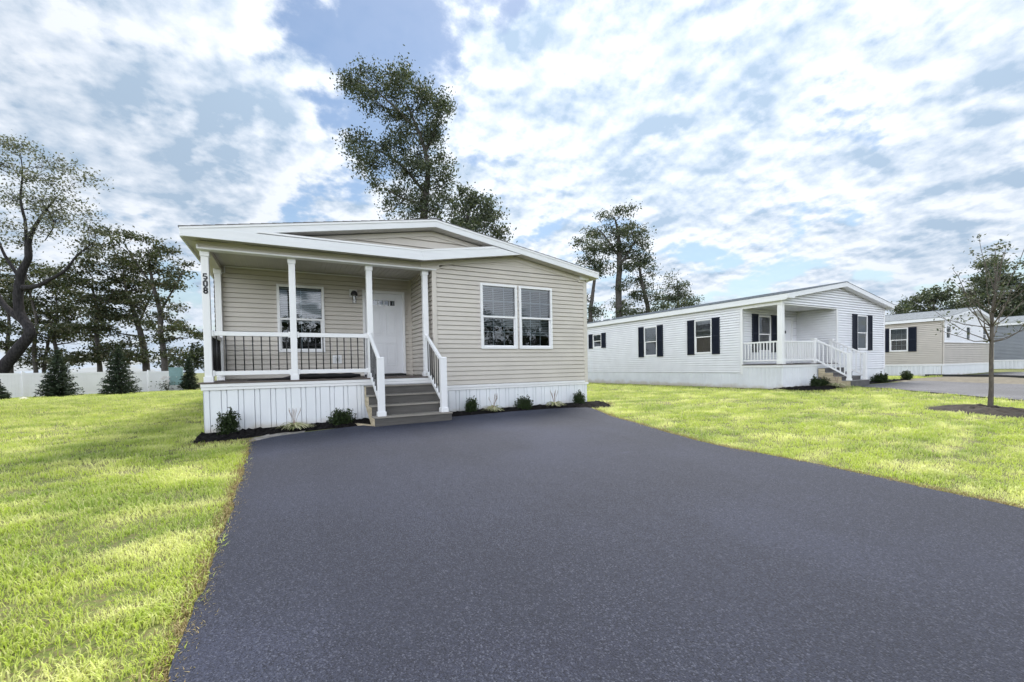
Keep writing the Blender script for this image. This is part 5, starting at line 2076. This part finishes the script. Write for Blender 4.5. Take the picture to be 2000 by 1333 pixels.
# ------------------------------------------------------------------ shrubs and grasses in the beds
def shrub(x, y, w, h, label, upright=False, n=900, group='shrubs in the mulch beds', ls=.036):
    w, h = w * .9, h * .86
    z = float(gz(x, y)) + .03
    base = np.array([x, y, z])
    root = thing('boxwood_shrub', label, 'shrub', tuple(base), group)
    m = MB()
    cs = []
    ns = 60
    for i in range(ns):
        v = rng.normal(size=3)
        v /= np.linalg.norm(v)
        v[2] = abs(v[2])
        k = rng.uniform(.55, 1.0)
        e = base + np.array([v[0] * w / 2 * k, v[1] * w / 2 * k, .06 * h + v[2] * h * .8 * k + (.12 * h if upright else 0)])
        if upright:
            e[0] = x + (e[0] - x) * (.55 + .55 * (e[2] - z) / h)
            e[1] = y + (e[1] - y) * (.55 + .55 * (e[2] - z) / h)
        tip = e + np.array([v[0] * .03, v[1] * .03, .055 if upright else .035]) * rng.uniform(.5, 1.5)
        m.tube([base + (0, 0, .01), base + (e - base) * .5 + rng.normal(size=3) * .012, e, tip], [.007, .005, .003, .0015], 4)
        q = int(n * 2.2) // ns
        t = rng.beta(2.5, 1.2, q)
        P = base + (e - base) * t[:, None]
        cs.append(P + rng.normal(size=(q, 3)) * .042)
        cs.append(tip + rng.normal(size=(6, 3)) * np.array([.009, .009, .022]))
    m.build('stem', M['dark_bark'], root, fix=False)
    V, Fc = leaves_arr(np.concatenate(cs), ls, up=.3, aspect=.55)
    b = MB()
    b.v, b.f = V.tolist(), [tuple(f) for f in Fc.tolist()]
    b.build('foliage', M['box'], root, fix=False)
    return root


shrub(.38, -.30, .42, .50, 'upright dark shrub at the left corner of the beige house skirting', True, 1500)
shrub(2.17, -.33, .52, .42, 'rounded dark shrub just left of the brown steps', False, 1800)
shrub(4.86, -.25, .32, .40, 'upright dark shrub just right of the brown steps', True, 1100)
shrub(6.18, -.28, .48, .40, 'broad dark shrub under the two front windows of the beige house', False, 1500)
shrub(7.78, -.28, .34, .36, 'small dark shrub at the right corner of the beige house', True, 1000)
shrub(19.35, .08, .42, .5, 'pointed dark shrub left of the white house steps', True, 900, ls=.05)
shrub(20.15, .2, .66, .54, 'spreading dark shrub against the side board of the white house steps', False, 1000, ls=.05)
shrub(24.9, .15, .72, .6, 'round dark shrub under the front window of the white house', False, 1100, ls=.06)
shrub(28.1, .35, .7, .5, 'low dark shrub past the right corner of the white house', True, 900, ls=.06)


def strap_grass(x, y, r, h, label):
    base = np.array([x, y, float(gz(x, y)) + .03])
    root = thing('ornamental_grass', label, 'plant', tuple(base), 'variegated grasses in the mulch bed')
    V, Fc = [], []
    for i in range(64):
        a = rng.uniform(0, 2 * math.pi)
        ln = r * rng.uniform(.6, 1.15)
        hh = h * rng.uniform(.45, 1.0)
        w = rng.uniform(.009, .016)
        dv = np.array([math.cos(a), math.sin(a), 0])
        sv = np.array([-dv[1], dv[0], 0])
        i0 = len(V)
        for k in range(6):
            t = k / 5
            p = base + dv * (ln * t * (.55 + .45 * t)) + np.array([0, 0, 2.6 * hh * t * (1 - t * .88)]) * .8
            ww = w * (1 - t ** 3 * .9) * (.6 + .8 * min(t * 3, 1))
            V += [p - sv * ww, p + sv * ww + (0, 0, .002)]
        for k in range(5):
            q = i0 + 2 * k
            Fc.append((q, q + 1, q + 3, q + 2))
    b = MB()
    b.arr(V, Fc)
    b.build('leaf_blades', M['strap'], root, fix=False)
    m = MB()
    for i in range(7):
        a = rng.uniform(0, 6.28)
        e = base + np.array([math.cos(a) * .10, math.sin(a) * .08, h * rng.uniform(1.3, 1.9)])
        m.tube([base + (0, 0, .05), (base + e) / 2 + (0, 0, .03), e - (0, 0, .05), e], [.003, .003, .006, .002], 5)
    m.build('flower_stalk', M['seed'], root)
    return root


strap_grass(1.38, -.42, .33, .22, 'cream striped grass clump in the mulch left of the brown steps')
strap_grass(5.34, -.36, .30, .23, 'cream striped grass clump in the mulch just right of the brown steps')
strap_grass(6.98, -.36, .29, .23, 'cream striped grass clump in the mulch near the right corner of the beige house')
strap_grass(20.05, -.35, .45, .28, 'pale striped grass clump beside the white house steps')


# ------------------------------------------------------------------ lawn grass
def tuft_set(name, material, hk=1.0):
    tufts = bpy.data.collections.new(name + 's')
    for k in range(6):
        V, Fc = [], []
        nb = 16
        for i in range(nb):
            a, rr = rng.uniform(0, 6.283), .085 * math.sqrt(rng.uniform())
            p = np.array([rr * math.cos(a), rr * math.sin(a), -.006])
            az = rng.uniform(0, 6.283)
            lean = rng.uniform(.2, 1.1)
            h = rng.uniform(.034, .085) * hk
            w = rng.uniform(.0022, .0042)
            dv = np.array([math.cos(az), math.sin(az), 0])
            sv = np.array([-dv[1], dv[0], 0])
            q = p + dv * lean * h * .35 + np.array([0, 0, h * .62])
            t = p + dv * lean * h * 1.0 + np.array([0, 0, h * (1.0 - .25 * lean)])
            i0 = len(V)
            V += [p - sv * w, p + sv * w, q + sv * w * .8, q - sv * w * .8, t]
            Fc += [(i0, i0 + 1, i0 + 2, i0 + 3), (i0 + 3, i0 + 2, i0 + 4)]
        me = bpy.data.meshes.new(name)
        me.from_pydata([tuple(v) for v in V], [], Fc)
        me.materials.append(material)
        o = bpy.data.objects.new(name, me)
        tufts.objects.link(o)
    return tufts


def grass():
    # where blades grow
    P, S = [], []
    cell = 1.0
    for cx in np.arange(-26, 40, cell):
        for cy in np.arange(-8.6, 40, cell):
            c = np.array([cx + .5, cy + .5, 0])
            v = c - CAM
            dep = v @ _d
            lat = v @ _R
            dist = math.hypot(v[0], v[1])
            if dep < .3 and dist > 2.5:
                continue
            if dist > 2.5 and abs(lat) > dep * 1.42 + 1.2:
                continue
            if cx + .5 < -.2 and cy > 36:
                continue
            den = 400 if dist < 4.2 else 260 if dist < 7 else 140 if dist < 11 else 66 if dist < 17 else 30 if dist < 26 else 12
            n = rng.poisson(den * cell * cell)
            q = np.stack([cx + rng.uniform(0, 1, n), cy + rng.uniform(0, 1, n)], 1)
            P.append(q)
            S.append(np.full(n, np.interp(dist, [3, 8, 15, 30], [.85, 1.0, 1.35, 1.9])))
    P = np.concatenate(P)
    S = np.concatenate(S)
    x, y = P[:, 0], P[:, 1]
    keep = np.ones(len(P), bool)
    m_ = rng.uniform(.0, .10, len(P)) ** 1.2
    on_drive = (y < -.4) & (y > -40) & (x > np.interp(y, XL[:, 0], XL[:, 1]) - .02 - m_) & (x < np.interp(y, XR[:, 0], XR[:, 1]) + .03 + m_)
    keep &= ~on_drive
    keep &= ~((x > -.13) & (x < 8.4) & (y > -.12))
    fl_ = np.interp(x, [-.2, 0, .25, .5, .78, .9, 1.3], [-.55, -.88, -.95, -.82, -1.25, -1.3, -1.3], left=9, right=-1.3)
    keep &= ~((x > -.12) & (x < 2.9) & (y > fl_ - .03) & (y < .2))
    keep &= ~((x > 4) & (x < 8.85) & (y > np.interp(x, [4, 6.8, 7.4, 7.9, 8.3, 8.75], [-.6, -.6, -.9, -1.18, -1.0, -.35]) - .05) & (y < .2))
    keep &= ~((x > 17.93) & (x < 26.4) & (y > .35))
    keep &= ~((x > 17.25) & (x < 20.7) & (y > np.interp(x, [17.3, 17.7, 18.5, 19.5, 20.6], [-.3, -.78, -.9, -.65, -.4])))
    keep &= ~((x > np.interp(y, NL[:, 0], NL[:, 1]) - .05) & (x < 33.5) & (y < .6) & (x > 18))
    keep &= ~((x > 33.4) & (y > -14))
    keep &= ~((x - 15.1) ** 2 + (y + 5.6) ** 2 < 1.12 ** 2)
    keep &= ~((x < -8.8) & (y > .3) & (y < 15))
    cl = np.sin(x * 3.1 + 2 * np.sin(y * 1.7)) * np.sin(y * 3.7 + 1.6 * np.sin(x * 2.3)) + .6 * np.sin(x * 8.3 + y * 5.1) * np.sin(y * 9.1 - x * 4.2)
    S = S * np.interp(cl, [-1.4, -.5, .4, 1.4], [.62, .88, 1.05, 1.5])
    keep &= rng.uniform(size=len(P)) < np.interp(cl, [-1.4, -.6, 0], [.6, .92, 1])
    P, S = P[keep], S[keep]
    z = gz(P[:, 0], P[:, 1])
    n = len(P)
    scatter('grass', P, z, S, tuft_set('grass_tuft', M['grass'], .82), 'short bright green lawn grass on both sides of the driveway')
    # dead, straw coloured fringe where the turf meets the asphalt
    E_ = []
    for y in np.arange(-8.4, -1.2, .010):
        E_.append((np.interp(y, XL[:, 0], XL[:, 1]) + rng.normal() * .035 - .02, y))
        E_.append((np.interp(y, XR[:, 0], XR[:, 1]) + rng.normal() * .05 + .04, y))
    for t in np.arange(0, 1, .012):
        E_.append((-.10 + .85 * t + rng.normal() * .03, -.95 - .1 * t + rng.normal() * .05))
        E_.append((8.65 + rng.normal() * .12, -.9 + 2.2 * t))
        E_.append((17.0 + 3.4 * t, np.interp(t, [0, .2, .5, 1], [-.4, -.95, -.9, -.55]) + rng.normal() * .08))
    for t in np.arange(0, 1, .004):
        E_.append((17.85 + rng.normal() * .10, .6 + 12 * t))
    P = np.array(E_)
    n = len(P)
    scatter('dry_grass', P, gz(P[:, 0], P[:, 1]) + .004, np.full(n, .75), tuft_set('dry_tuft', M['straw'], .6), 'brown dead grass fringe along the driveway edge')


def scatter(name, P, z, S, tufts, label):
    n = len(P)
    me = bpy.data.meshes.new(name)
    me.from_pydata(np.column_stack([P, z]).tolist(), [], [])
    a = me.attributes.new('tuft_scale', 'FLOAT', 'POINT')
    a.data.foreach_set('value', (S * rng.uniform(.75, 1.25, n)).astype(np.float32))
    a = me.attributes.new('tuft_turn', 'FLOAT', 'POINT')
    a.data.foreach_set('value', rng.uniform(0, 6.283, n).astype(np.float32))
    a = me.attributes.new('tuft_pick', 'INT', 'POINT')
    a.data.foreach_set('value', rng.integers(0, 6, n).astype(np.int32))
    o = bpy.data.objects.new(name, me)
    COL.objects.link(o)
    o['kind'] = 'stuff'
    o['label'] = label
    o['category'] = 'grass'
    me.materials.append(tufts.objects[0].data.materials[0])
    ng = bpy.data.node_groups.new(name + '_scatter', 'GeometryNodeTree')
    ng.interface.new_socket('Geometry', in_out='INPUT', socket_type='NodeSocketGeometry')
    ng.interface.new_socket('Geometry', in_out='OUTPUT', socket_type='NodeSocketGeometry')
    gi = ng.nodes.new('NodeGroupInput')
    go = ng.nodes.new('NodeGroupOutput')
    ci = ng.nodes.new('GeometryNodeCollectionInfo')
    ci.inputs['Collection'].default_value = tufts
    ci.inputs['Separate Children'].default_value = True
    ci.inputs['Reset Children'].default_value = True
    ip = ng.nodes.new('GeometryNodeInstanceOnPoints')
    ip.inputs['Pick Instance'].default_value = True

    def attr(nm, typ):
        q = ng.nodes.new('GeometryNodeInputNamedAttribute')
        q.data_type = typ
        q.inputs['Name'].default_value = nm
        return q.outputs['Attribute']
    cx = ng.nodes.new('ShaderNodeCombineXYZ')
    ng.links.new(attr('tuft_turn', 'FLOAT'), cx.inputs[2])
    ng.links.new(gi.outputs[0], ip.inputs['Points'])
    ng.links.new(ci.outputs[0], ip.inputs['Instance'])
    ng.links.new(attr('tuft_pick', 'INT'), ip.inputs['Instance Index'])
    ng.links.new(cx.outputs[0], ip.inputs['Rotation'])
    ng.links.new(attr('tuft_scale', 'FLOAT'), ip.inputs['Scale'])
    ng.links.new(ip.outputs[0], go.inputs[0])
    md = o.modifiers.new('scatter', 'NODES')
    md.node_group = ng
    print('tufts', n)


grass()

for o in bpy.data.objects:
    if '_o' in o:
        del o['_o']
